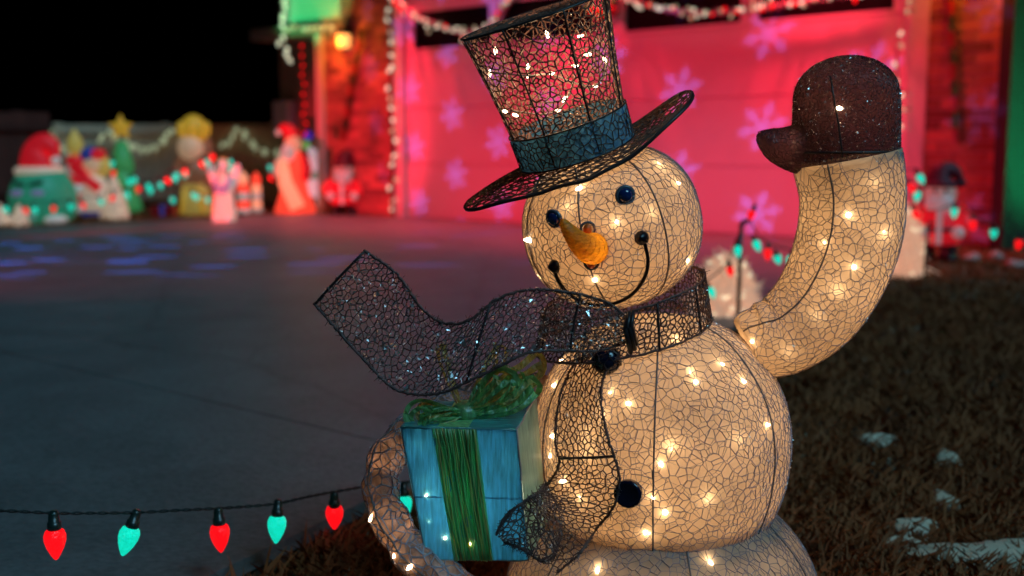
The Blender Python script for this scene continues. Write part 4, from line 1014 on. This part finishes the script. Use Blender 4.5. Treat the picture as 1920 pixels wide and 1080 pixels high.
# lights and garlands on the house
HF = lambda yy: (lambda x, y: H(s_at(x, yy), yy, z_at(x, y, yy)))
swag('corner_lights', 'pale bulbs running up the left edge of the garage door', [(737, 405), (735, 340), (738, 280), (733, 200), (737, 120), (734, 50), (737, -30)], 0, .105, ['bulb_white', 'bulb_white', 'bulb_pale'], 1.25, hfun=HF(-.05), cr=.014, cordm='dark_trim', jit=.02)
swag('corner_lights', 'pale bulbs running down the right edge of the garage door', [(1682, 230), (1678, 160), (1673, 90), (1684, 30), (1688, -40)], 0, .095, ['bulb_white', 'bulb_white', 'bulb_pale'], .95, hfun=HF(-.05), cr=.012, cordm='tinsel_pink', jit=.014)
swag('roof_lights', 'pale bulbs along the porch beam under the green gable', [(541, 50), (565, 47), (600, 46), (622, 44)], 0, .075, 'bulb_pale', 1.5, hfun=HF(-.12), jit=.006)
swag('roof_lights', 'pale bulbs trailing down the left edge of the porch roof', [(541, -20), (543, 12), (533, 45), (534, 70), (542, 100), (546, 108)], 0, .07, 'bulb_white', 1.5, hfun=HF(-.14), jit=.012)
swag('red_lights', 'vertical run of small red bulbs on the porch wall', [(572, 82), (573, 130), (572, 180), (574, 245)], 0, .09, 'bulb_red', 1.0, hfun=HF(.1), jit=.006)
def tinsel(name, label, pts, rad, cols, n, seglen=None, group=None, cat='garland', spike=.05):
    root = thing(name, label, cat, tuple(pts[0])); c = resample(catmull(pts, 10), 120); K = len(cols)
    for k in range(n):
        i0, i1 = int(k * 119 / n), int((k + 1) * 119 / n) + 1; seg = c[i0:i1]; m = cols[k % K]
        A = []; B = []
        for q in range(max(60, int(rad * 900))):
            p = seg[rng.integers(len(seg))]; d = rng.normal(size=3); d /= np.linalg.norm(d); A.append(p); B.append(p + d * rad * (.6 + .6 * rng.random()))
        mb = MB(); mb.segs(A, B, rad * .09, rad * .03); mb.tube(seg if len(seg) > 1 else np.concatenate([seg, seg + [0, 0, -.01]]), rad * .35, 6)
        mkobj('tinsel_section', mb, m, root, smooth=False)
    return root
hf = HF(-.06)
tinsel('twisted_garland', 'red and dark green garland hanging below the left porch lamp', [hf(684, 58), hf(672, 110), hf(660, 165), hf(652, 215), hf(643, 262)], .052, ['tinsel_green', 'tinsel_red'], 10)
tinsel('twisted_garland', 'red and dark green garland hanging on the right brick pillar', [hf(1766, -30), hf(1772, 40), hf(1778, 110), hf(1784, 180), hf(1792, 270)], .046, ['tinsel_green', 'tinsel_red'], 10)
def lit_garland(label, px, rad, n):
    pts = [hf(x, y) for x, y in px]; root = tinsel('lit_garland', label, pts, rad, ['tinsel_pink'], n); c = resample(catmull(pts, 10), n * 5)
    for p in c:
        d = rng.normal(size=3) * .028; loc = p + d + np.array([-.03, -.05, 0]); b = inst('bulb', C9, root, tuple(loc - np.array(ORG[root.name])), quat_to(rng.normal(size=3)), (.95,) * 3, random.choice(['bulb_white', 'bulb_pale', 'bulb_white', 'bulb_red']))
lit_garland('lit tinsel garland swagged over the left garage window', [(742, -12), (775, 25), (820, 45), (870, 60), (915, 52), (950, 10), (965, -20)], .05, 9)
lit_garland('lit tinsel garland swagged over the right garage windows', [(1120, -25), (1180, 0), (1250, 18), (1330, 24), (1420, 14), (1500, 2), (1580, -14), (1650, -40)], .045, 14)
# wreath with a bow, half hidden by the hat
wc = H(s_at(1128, -.06), -.09, z_at(1128, -10, -.06))
wr = thing('wreath', 'green wreath with a red bow above the garage door behind the hat', 'wreath', tuple(wc))
A = []; B = []
for k in range(900):
    a = rng.random() * 6.283; c = wc + HA * .15 * math.cos(a) + np.array([0, 0, .15 * math.sin(a)]); A.append(c); B.append(c + rng.normal(size=3) * .035)
wmb = MB(); wmb.segs(A, B, .004, .0015); mkobj('foliage', wmb, 'tinsel_green', wr, smooth=False)
bc = wc + np.array([-.03, -.06, -.16]) + HA * .06
bwmb = MB(); 
for sg in (-1, 1):
    bwmb.ell(bc + HA * .07 * sg, (.07, .03, .045)); bwmb.tube([bc, bc + HA * .05 * sg + np.array([0, 0, -.12])], [.02, .03], 6)
mkobj('bow', bwmb.ell(bc, (.03, .035, .03)), 'tinsel_red', wr)
for k in range(14):
    a = 6.283 * k / 14; inst('bulb', C9, wr, tuple(HA * .16 * math.cos(a) + np.array([-.03, -.05, .16 * math.sin(a)])), quat_to(rng.normal(size=3)), (.8,) * 3, 'ball_green' if k % 2 else 'bulb_pale')
# porch lanterns
def lantern(px, py, label, power):
    s = s_at(px, -.1); z = z_at(px, py, -.1); t = thing('wall_lantern', label, 'lamp', tuple(H(s, -.1, z)), HROT, world_mesh=False, group='orange porch lanterns')
    mkobj('back_plate', MB().box(-.045, .045, .075, .094, -.02, .16), 'dark_trim', t, False)
    mkobj('bracket', MB().tube([(0, .08, .12), (0, .02, .17), (0, 0, .13)], .008, 6), 'dark_trim', t)
    mkobj('cap', MB().lathe([(.075, .085), (.085, .082), (.12, .03), (.135, .008)], n=6), 'dark_trim', t, False)
    g = mkobj('glass', MB().lathe([(-.07, .055), (-.02, .068), (.03, .072), (.074, .070)], n=12), 'lamp_glass', t)
    mkobj('base', MB().lathe([(-.10, .02), (-.085, .05), (-.071, .058)], n=12), 'dark_trim', t)
    for k in range(6):
        a = k * math.pi / 3; mkobj('cage_bar', MB().tube([(.058 * math.cos(a), .058 * math.sin(a), -.072), (.074 * math.cos(a), .074 * math.sin(a), .076)], .004, 4), 'dark_trim', t)
    ld = light('lantern_light', 'POINT', (0, -.13, -.02), power, (1.0, .24, .012), .05, parent=t)
lantern(648, 78, 'glowing orange wall lantern on the brick left of the garage', 10)
lantern(1805, -42, 'orange wall lantern at the top edge of the right brick pillar', 4)

# ================================================================== YARD FIGURES (blow moulds and inflatables, most lit from inside)
def figure(name, label, cat, px, py, face=0.0, group=None, Y=None):
    g = G(px, py) if Y is None else np.array([P(px, py, Y)[0], Y, 0]); return thing(name, label, cat, (g[0], g[1], 0), face, group, world_mesh=False), mpp(px, py, g[1])
def part(t, name, mb, m, smooth=True): return mkobj(name, mb, m, t, smooth, org=(0, 0, 0))
E3 = lambda x, y, z: Matrix.Rotation(z, 3, 'Z') @ Matrix.Rotation(y, 3, 'Y') @ Matrix.Rotation(x, 3, 'X')

# green inflatable with a red cap
t, s_ = figure('round_inflatable', 'round green inflatable wearing a red and white cap at far left', 'inflatable', 84, 418)
k = s_
body_ = part(t, 'body', MB().lathe([(0, 40 * k), (8 * k, 50 * k), (30 * k, 60 * k), (52 * k, 60 * k), (75 * k, 53 * k), (95 * k, 40 * k), (106 * k, 20 * k)], n=28), 'f_green')
for sg in (-1, 1):
    part(t, 'eye', MB().ell((sg * 17 * k - 6 * k, -52 * k, 57 * k), (15 * k, 8 * k, 7 * k)), 'f_lilac')
    part(t, 'brow', MB().ell((sg * 16 * k - 6 * k, -52 * k, 75 * k), (16 * k, 6 * k, 4 * k), rot=E3(0, -.3 * sg, 0)), 'f_dkgreen')
    part(t, 'foot', MB().ell((sg * 34 * k, -30 * k, 8 * k), (20 * k, 26 * k, 10 * k)), 'f_white')
part(t, 'belly', MB().ell((-8 * k, -38 * k, 22 * k), (26 * k, 22 * k, 20 * k)), 'f_mint')
hatp_ = part(t, 'cap', MB().tube(catmull([(-4 * k, 0, 98 * k), (-4 * k, 0, 118 * k), (0, 0, 136 * k), (12 * k, -4 * k, 146 * k), (26 * k, -8 * k, 140 * k), (32 * k, -12 * k, 122 * k)], 5), np.interp(np.linspace(0, 1, 26), [0, .3, .6, .85, 1], [36, 31, 22, 12, 7]) * k, 16), 'f_red')
part(t, 'cap_trim', MB().tube([(-4 * k + 37 * k * math.cos(a), 37 * k * math.sin(a), 97 * k) for a in np.linspace(0, 6.283, 25)], 8 * k, 8), 'f_cream')
part(t, 'pompom', MB().ell((33 * k, -14 * k, 116 * k), (9 * k, 9 * k, 9 * k)), 'f_white')
# candle with a flame
def candle(px, py, hpx, wpx, label, body_m, flame_m, group=None, stripes=3, base_m='f_white'):
    t, k = figure('candle_figure', label, 'decoration', px, py, group=group); h = hpx * k; w = wpx * k / 2
    part(t, 'base', MB().lathe([(0, w * 1.25), (h * .08, w * 1.3), (h * .13, w)], n=16), base_m)
    for i in range(stripes):
        z0 = h * (.132 + .55 * i / stripes); z1 = h * (.13 + .55 * (i + 1) / stripes)
        part(t, 'stripe', MB().lathe([(z0, w * .95), ((z0 + z1) / 2, w * 1.04), (z1, w * .95)], n=16), body_m if i % 2 == 0 else 'f_white')
    part(t, 'flame', MB().lathe([(h * .68, w * .4), (h * .76, w * .95), (h * .86, w * .85), (h * .95, w * .35), (h, w * .03)], n=14), flame_m)
    return t
candle(147, 402, 160, 32, 'tall candle figure with yellow flame beside the green inflatable', 'f_red', 'f_yellow', stripes=5)
candle(457, 402, 82, 22, 'small glowing red candle figure right of the crowned figure', 'f_hotred', 'f_peach', stripes=3)
candle(482, 400, 78, 18, 'small orange red candle figure beside the standing red coat figure', 'f_peach', 'f_hotred', stripes=3)
# doll with a blue and red cap
t, k = figure('doll_figure', 'doll figure with blue and red cap and yellow hair beside the green tree', 'decoration', 182, 408)
part(t, 'coat', MB().lathe([(12 * k, 26 * k), (40 * k, 27 * k), (66 * k, 20 * k), (80 * k, 12 * k)], n=18), 'f_cream')
for sg in (-1, 1):
    part(t, 'boot', MB().ell((sg * 13 * k, -6 * k, 8 * k), (13 * k, 16 * k, 9 * k)), 'f_blue')
part(t, 'sash', MB().tube([(-30 * k, -10 * k, 96 * k), (-6 * k, -26 * k, 72 * k), (16 * k, -26 * k, 55 * k)], 9 * k, 8), 'f_red')
part(t, 'arm', MB().tube([(-14 * k, -4 * k, 76 * k), (-28 * k, -8 * k, 86 * k), (-38 * k, -10 * k, 98 * k)], 9 * k, 8), 'f_red')
part(t, 'head', MB().ell((0, 0, 98 * k), (21 * k, 20 * k, 21 * k)), 'f_skin')
part(t, 'hair', MB().ell((4 * k, 4 * k, 96 * k), (25 * k, 20 * k, 24 * k)), 'f_yellow')
part(t, 'cap', MB().ell((-6 * k, 0, 117 * k), (19 * k, 20 * k, 15 * k)), 'f_blue'); part(t, 'cap_patch', MB().ell((10 * k, -6 * k, 118 * k), (14 * k, 16 * k, 11 * k)), 'f_red')
# white lit cone
def net_cone(px, py, hpx, wpx, label, group=None, nb=26, m='f_net'):
    t, k = figure('lit_cone', label, 'decoration', px, py, group=group); h = hpx * k; w = wpx * k / 2
    part(t, 'frame', MB().lathe([(0, w), (h * .1, w * 1.02), (h * .4, w * .8), (h * .7, w * .5), (h * .92, w * .25), (h, w * .05)], n=18), m)
    for i in range(nb):
        z = random.random() ** 1.3 * .9; a = random.uniform(3.3, 6.1); r = w * np.interp(z, [0, .1, .4, .7, 1], [1, 1.02, .8, .5, .05]) * 1.02
        inst('bulb', C9, t, (r * math.cos(a), r * math.sin(a), z * h), quat_to((math.cos(a), math.sin(a), .2)), (.55,) * 3, 'bulb_warm_far')
    return t
net_cone(216, 412, 84, 52, 'cream lit cone standing in front of the green tree')
net_cone(38, 424, 42, 34, 'small cream lit cone in front of the green inflatable', nb=10)
net_cone(2, 424, 44, 34, 'small cream lit cone cut by the left picture edge', nb=10)
# tree with star
t, k = figure('tree_inflatable', 'green inflatable tree with a gold star on top', 'inflatable', 234, 405)
part(t, 'trunk', MB().lathe([(0, 8 * k), (14 * k, 8 * k)], n=10), 'f_brown')
for i, (z0, z1, r) in enumerate(((8, 62, 33), (44, 100, 27), (82, 138, 21))):
    part(t, 'tier', MB().lathe([(z0 * k, r * .8 * k), ((z0 + 5) * k, r * k), ((z0 + 20) * k, r * .9 * k), (z1 * k, r * .45 * k), ((z1 + 2) * k, r * .1 * k)], n=20), 'f_tree')
v = []; f = []
for i in range(10):
    a = math.pi / 2 + i * math.pi / 5; r = (24 if i % 2 == 0 else 12) * k; v += [(r * math.cos(a), -3 * k, 164 * k + r * math.sin(a)), (r * math.cos(a), 3 * k, 164 * k + r * math.sin(a))]
v += [(0, -8 * k, 164 * k), (0, 8 * k, 164 * k)]
for i in range(10):
    j = (i + 1) % 10; f += [(2 * i, 2 * j, 20), (2 * j + 1, 2 * i + 1, 21), (2 * i, 2 * i + 1, 2 * j + 1, 2 * j)]
part(t, 'star', (v, f), 'f_gold', False)
# crowned figure
t, k = figure('crowned_figure', 'crowned figure in brown cloak and golden robe by the fence', 'decoration', 368, 404)
part(t, 'robe', MB().lathe([(0, 30 * k), (40 * k, 27 * k), (80 * k, 20 * k), (105 * k, 14 * k)], n=20), 'f_yellow')
part(t, 'cloak', MB().lathe([(52 * k, 34 * k), (90 * k, 33 * k), (125 * k, 32 * k), (150 * k, 24 * k), (156 * k, 8 * k)], c=(0, 14 * k, 0), n=20), 'f_brown')
part(t, 'tunic', MB().ell((0, -10 * k, 78 * k), (24 * k, 18 * k, 28 * k)), 'f_brown')
part(t, 'head', MB().ell((-2 * k, -14 * k, 126 * k), (24 * k, 24 * k, 24 * k)), 'f_skin')
cr_ = part(t, 'crown', MB().lathe([(138 * k, 20 * k), (146 * k, 22 * k), (158 * k, 24 * k), (172 * k, 22 * k), (182 * k, 14 * k), (187 * k, 3 * k)], c=(2 * k, -4 * k, 0), n=18), 'f_gold')
for i in range(5):
    a = math.pi + i * math.pi / 4; mkobj('crown_lobe', MB().ell((2 * k + 25 * k * math.cos(a), -4 * k + 25 * k * math.sin(a), 160 * k), (7 * k, 7 * k, 14 * k), 10, 8), 'f_gold', cr_, org=(0, 0, 0))
for sg in (-1, 1): part(t, 'sleeve', MB().tube([(sg * 24 * k, -4 * k, 104 * k), (sg * 28 * k, -18 * k, 80 * k), (sg * 10 * k, -32 * k, 74 * k)], [9 * k, 10 * k, 11 * k], 8), 'f_brown')
for i in range(4): part(t, 'robe_fold', MB().tube([((-20 + 13 * i) * k, -24 * k, 4 * k), ((-14 + 9 * i) * k, -22 * k, 50 * k)], 3.5 * k, 6), 'f_gold')
# angel
t, k = figure('angel_figure', 'white angel figure with wings right of the crowned figure', 'decoration', 421, 418)
part(t, 'dress', MB().lathe([(0, 22 * k), (15 * k, 22 * k), (55 * k, 17 * k), (85 * k, 11 * k), (94 * k, 5 * k)], n=18), 'f_cream')
part(t, 'head', MB().ell((0, 0, 106 * k), (10 * k, 10 * k, 12 * k)), 'f_white'); part(t, 'hair', MB().ell((0, 4 * k, 109 * k), (12 * k, 10 * k, 12 * k)), 'f_yellow')
for sg in (-1, 1):
    part(t, 'wing', MB().ell((sg * 17 * k, 8 * k, 82 * k), (10 * k, 4 * k, 30 * k), rot=E3(0, .35 * sg, 0)), 'f_white')
    part(t, 'arm', MB().tube([(sg * 10 * k, -2 * k, 84 * k), (sg * 13 * k, -12 * k, 70 * k), (2 * k * sg, -18 * k, 68 * k)], 4.5 * k, 7), 'f_lilac')
    part(t, 'foot_lamp', MB().ell((sg * 10 * k, -16 * k, 7 * k), (7 * k, 7 * k, 7 * k)), 'f_white')
part(t, 'sash', MB().tube([(-12 * k, -14 * k, 62 * k), (0, -19 * k, 58 * k), (12 * k, -14 * k, 62 * k)], 4 * k, 6), 'f_lilac')
# small wrapped parcel on the ground
t, k = figure('parcel', 'small dark red and blue parcel between the tree and crowned figure', 'parcel', 310, 408)
part(t, 'box', MB().box(-22 * k, 20 * k, -14 * k, 14 * k, 0, 22 * k), 'tinsel_red', False); part(t, 'ribbon', MB().box(-5 * k, 3 * k, -15 * k, 15 * k, -.0, 23.5 * k), 'f_blue', False)
# standing red coat figure with long beard, lit hot
t, k = figure('santa_figure', 'tall glowing orange red Santa figure beside the porch corner', 'santa', 552, 402)
part(t, 'coat', MB().lathe([(0, 38 * k), (8 * k, 38 * k), (40 * k, 27 * k), (75 * k, 20 * k), (105 * k, 19 * k), (118 * k, 10 * k)], c=(2 * k, 0, 0), n=20), 'f_hotred')
part(t, 'front', MB().tube([(-16 * k, -20 * k, 100 * k), (-10 * k, -26 * k, 60 * k), (14 * k, -36 * k, 14 * k)], [9 * k, 13 * k, 14 * k], 10), 'f_peach')
part(t, 'head', MB().ell((2 * k, -4 * k, 130 * k), (16 * k, 16 * k, 17 * k)), 'f_skin')
part(t, 'beard', MB().ell((-6 * k, -16 * k, 114 * k), (13 * k, 9 * k, 17 * k)), 'f_white')
part(t, 'hood', MB().tube(catmull([(0, 2 * k, 136 * k), (-4 * k, 2 * k, 152 * k), (-14 * k, 0, 160 * k), (-24 * k, 0, 156 * k)], 5), np.interp(np.linspace(0, 1, 16), [0, .5, 1], [16, 12, 5]) * k, 12), 'f_red')
part(t, 'pompom', MB().ell((-26 * k, 0, 152 * k), (6 * k, 6 * k, 6 * k)), 'f_white')
part(t, 'sleeve', MB().tube([(20 * k, -2 * k, 108 * k), (28 * k, -10 * k, 84 * k), (26 * k, -20 * k, 66 * k)], 9 * k, 8), 'f_red')
part(t, 'sleeve', MB().tube([(-18 * k, -2 * k, 108 * k), (-26 * k, -8 * k, 92 * k), (-24 * k, -18 * k, 74 * k)], 8 * k, 8), 'f_cream')
# white bear shaped figure on a stake
t, k = figure('bear_figure', 'white bear figure with green scarf on a stake by the brick wall', 'decoration', 598, 400)
part(t, 'stake', MB().tube([(0, 0, 0), (0, 0, 40 * k)], 4 * k, 8), 'f_white')
part(t, 'body', MB().ell((0, 0, 50 * k), (23 * k, 16 * k, 22 * k)), 'f_pure'); part(t, 'chest', MB().ell((0, 0, 78 * k), (22 * k, 15 * k, 20 * k)), 'f_pure'); part(t, 'head', MB().ell((0, -2 * k, 102 * k), (17 * k, 15 * k, 17 * k)), 'f_pure')
for sg in (-1, 1): part(t, 'ear', MB().ell((sg * 13 * k, 0, 117 * k), (6 * k, 5 * k, 7 * k)), 'f_pure'); part(t, 'paw', MB().ell((sg * 20 * k, -8 * k, 44 * k), (9 * k, 9 * k, 11 * k)), 'f_pure')
part(t, 'scarf', MB().ell((0, -6 * k, 71 * k), (17 * k, 14 * k, 9 * k)), 'f_mint')
# twin ball ornament on a stick
t, k = figure('ball_stick', 'blue and green lit balls on a stick beside the column', 'decoration', 579, 398)
part(t, 'stick', MB().tube([(0, 0, 0), (0, 0, 118 * k)], 1.5 * k, 6), 'f_black'); part(t, 'green_ball', MB().ell((-2 * k, 0, 125 * k), (7 * k, 7 * k, 9 * k)), 'ball_green'); part(t, 'blue_ball', MB().ell((2 * k, 0, 142 * k), (8 * k, 8 * k, 8 * k)), 'ball_blue')
# two matching small red coat figures with black boots
def small_santa(px, py, hpx, label, Y=None, face=0.0):
    t, k0 = figure('coat_figure', label, 'decoration', px, py, face, 'small matching red coat figures'); k = k0 * hpx / 170.0
    for sg in (-1, 1):
        b = part(t, 'boot', MB().lathe([(0, 17 * k), (10 * k, 17 * k), (22 * k, 14 * k), (40 * k, 14 * k)], c=(sg * 19 * k, 0, 0), n=14), 'f_black'); mkobj('boot_toe', MB().ell((sg * 20 * k, -13 * k, 9 * k), (14 * k, 17 * k, 10 * k)), 'f_black', b, org=(0, 0, 0))
        part(t, 'sleeve', MB().tube([(sg * 30 * k, 0, 96 * k), (sg * 47 * k, -8 * k, 76 * k), (sg * 36 * k, -28 * k, 60 * k)], [15 * k, 14 * k, 12 * k], 10), 's_red')
        part(t, 'mitten', MB().ell((sg * 32 * k, -34 * k, 57 * k), (11 * k, 11 * k, 11 * k)), 's_white')
        part(t, 'eye', MB().ell((sg * 9 * k, -29 * k, 130 * k), (3 * k, 3 * k, 3.5 * k), 8, 6), 'f_black')
    part(t, 'coat', MB().lathe([(34 * k, 34 * k), (40 * k, 40 * k), (60 * k, 41 * k), (85 * k, 37 * k), (104 * k, 26 * k), (110 * k, 12 * k)], n=20), 's_red')
    part(t, 'belt', MB().lathe([(58 * k, 42 * k), (66 * k, 42 * k)], n=20), 'f_black'); part(t, 'coat_trim', MB().box(-5 * k, 5 * k, -43 * k, -37 * k, 36 * k, 100 * k), 's_white', False)
    part(t, 'head', MB().ell((0, -4 * k, 124 * k), (28 * k, 27 * k, 26 * k)), 's_skin'); part(t, 'nose', MB().ell((0, -31 * k, 124 * k), (5 * k, 5 * k, 5 * k), 8, 6), 's_skin')
    part(t, 'beard', MB().ell((0, -20 * k, 108 * k), (25 * k, 16 * k, 21 * k)), 's_white')
    part(t, 'hat', MB().tube(catmull([(0, 0, 136 * k), (0, 2 * k, 152 * k), (8 * k, 2 * k, 164 * k), (22 * k, 2 * k, 163 * k), (33 * k, 0, 150 * k)], 5), np.interp(np.linspace(0, 1, 21), [0, .4, .8, 1], [29, 23, 11, 6]) * k, 14), 's_cap')
    part(t, 'hat_trim', MB().tube([(28 * k * math.cos(a), 28 * k * math.sin(a), 141 * k) for a in np.linspace(0, 6.283, 21)], 5 * k, 8), 's_cap'); part(t, 'pompom', MB().ell((34 * k, 0, 144 * k), (9 * k, 9 * k, 9 * k)), 's_cap')
small_santa(646, 406, 116, 'small bearded figure in red coat and dark cap against the left brick wall')
small_santa(1756, 492, 176, 'small bearded figure in red coat and dark cap by the right brick pillar', face=R(-20))
# low shrubs wrapped in warm net lights
def lit_shrub(px, py_top, Y, wpx, label):
    c = P(px, py_top, Y); k = mpp(px, py_top, Y); h = c[2]; w = wpx * k / 2
    t = thing('lit_shrub', label, 'shrub', (c[0], Y, 0), 0, 'shrubs under warm net lights', world_mesh=False)
    A = []; B = []
    for i in range(2600):
        d = rng.normal(size=3); d /= np.linalg.norm(d); d[2] = abs(d[2]); p = d * [w, w, h * .95] * (.72 + .28 * rng.random()); A.append(p); B.append(p + rng.normal(size=3) * .03)
    mb = MB(); mb.segs(A, B, .006, .002); part(t, 'twigs', mb, 'f_net', False)
    part(t, 'core', MB().ell((0, 0, 0), (w * .78, w * .78, h * .78), 20, 12), 'f_net')
    for i in range(30):
        a = random.uniform(2.9, 6.5); e = math.asin(random.uniform(.05, .98)); p = np.array([w * math.cos(a) * math.cos(e), w * math.sin(a) * math.cos(e), h * math.sin(e)]) * 1.0
        inst('bulb', C9, t, tuple(p), quat_to(rng.normal(size=3)), (.62,) * 3, 'bulb_warm_far')
lit_shrub(1362, 478, 4.3, 112, 'net lit shrub between the snowman\'s head and raised arm')
lit_shrub(1688, 372, 5.7, 90, 'net lit shrub just right of the raised arm')
# rocks along the pillar bed
for i, (x, y, w) in enumerate(((1820, 492, 34), (1868, 488, 30), (1905, 505, 40), (1700, 505, 26))):
    g = G(x, y); k = mpp(x, y, g[1]); mb = MB().ell((0, 0, w * k * .18), (w * k * .5, w * k * .4, w * k * .32), 12, 8)
    v = [(p[0] * (1 + .18 * math.sin(5 * p[2] / k + i)), p[1], p[2] * (1 + .2 * math.sin(p[0] * 40 + i * 2))) for p in mb.v]
    o = mkobj('bed_rock', (v, mb.f), 'mortar'); o.location = tuple(g); tag(o, ('rock right of the red figure at the pillar foot', 'rock at the foot of the dark corner post', 'rock in the bed at the right picture edge', 'rock left of the red figure at the pillar foot')[i], 'rock', 'rocks in the bed along the pillar')
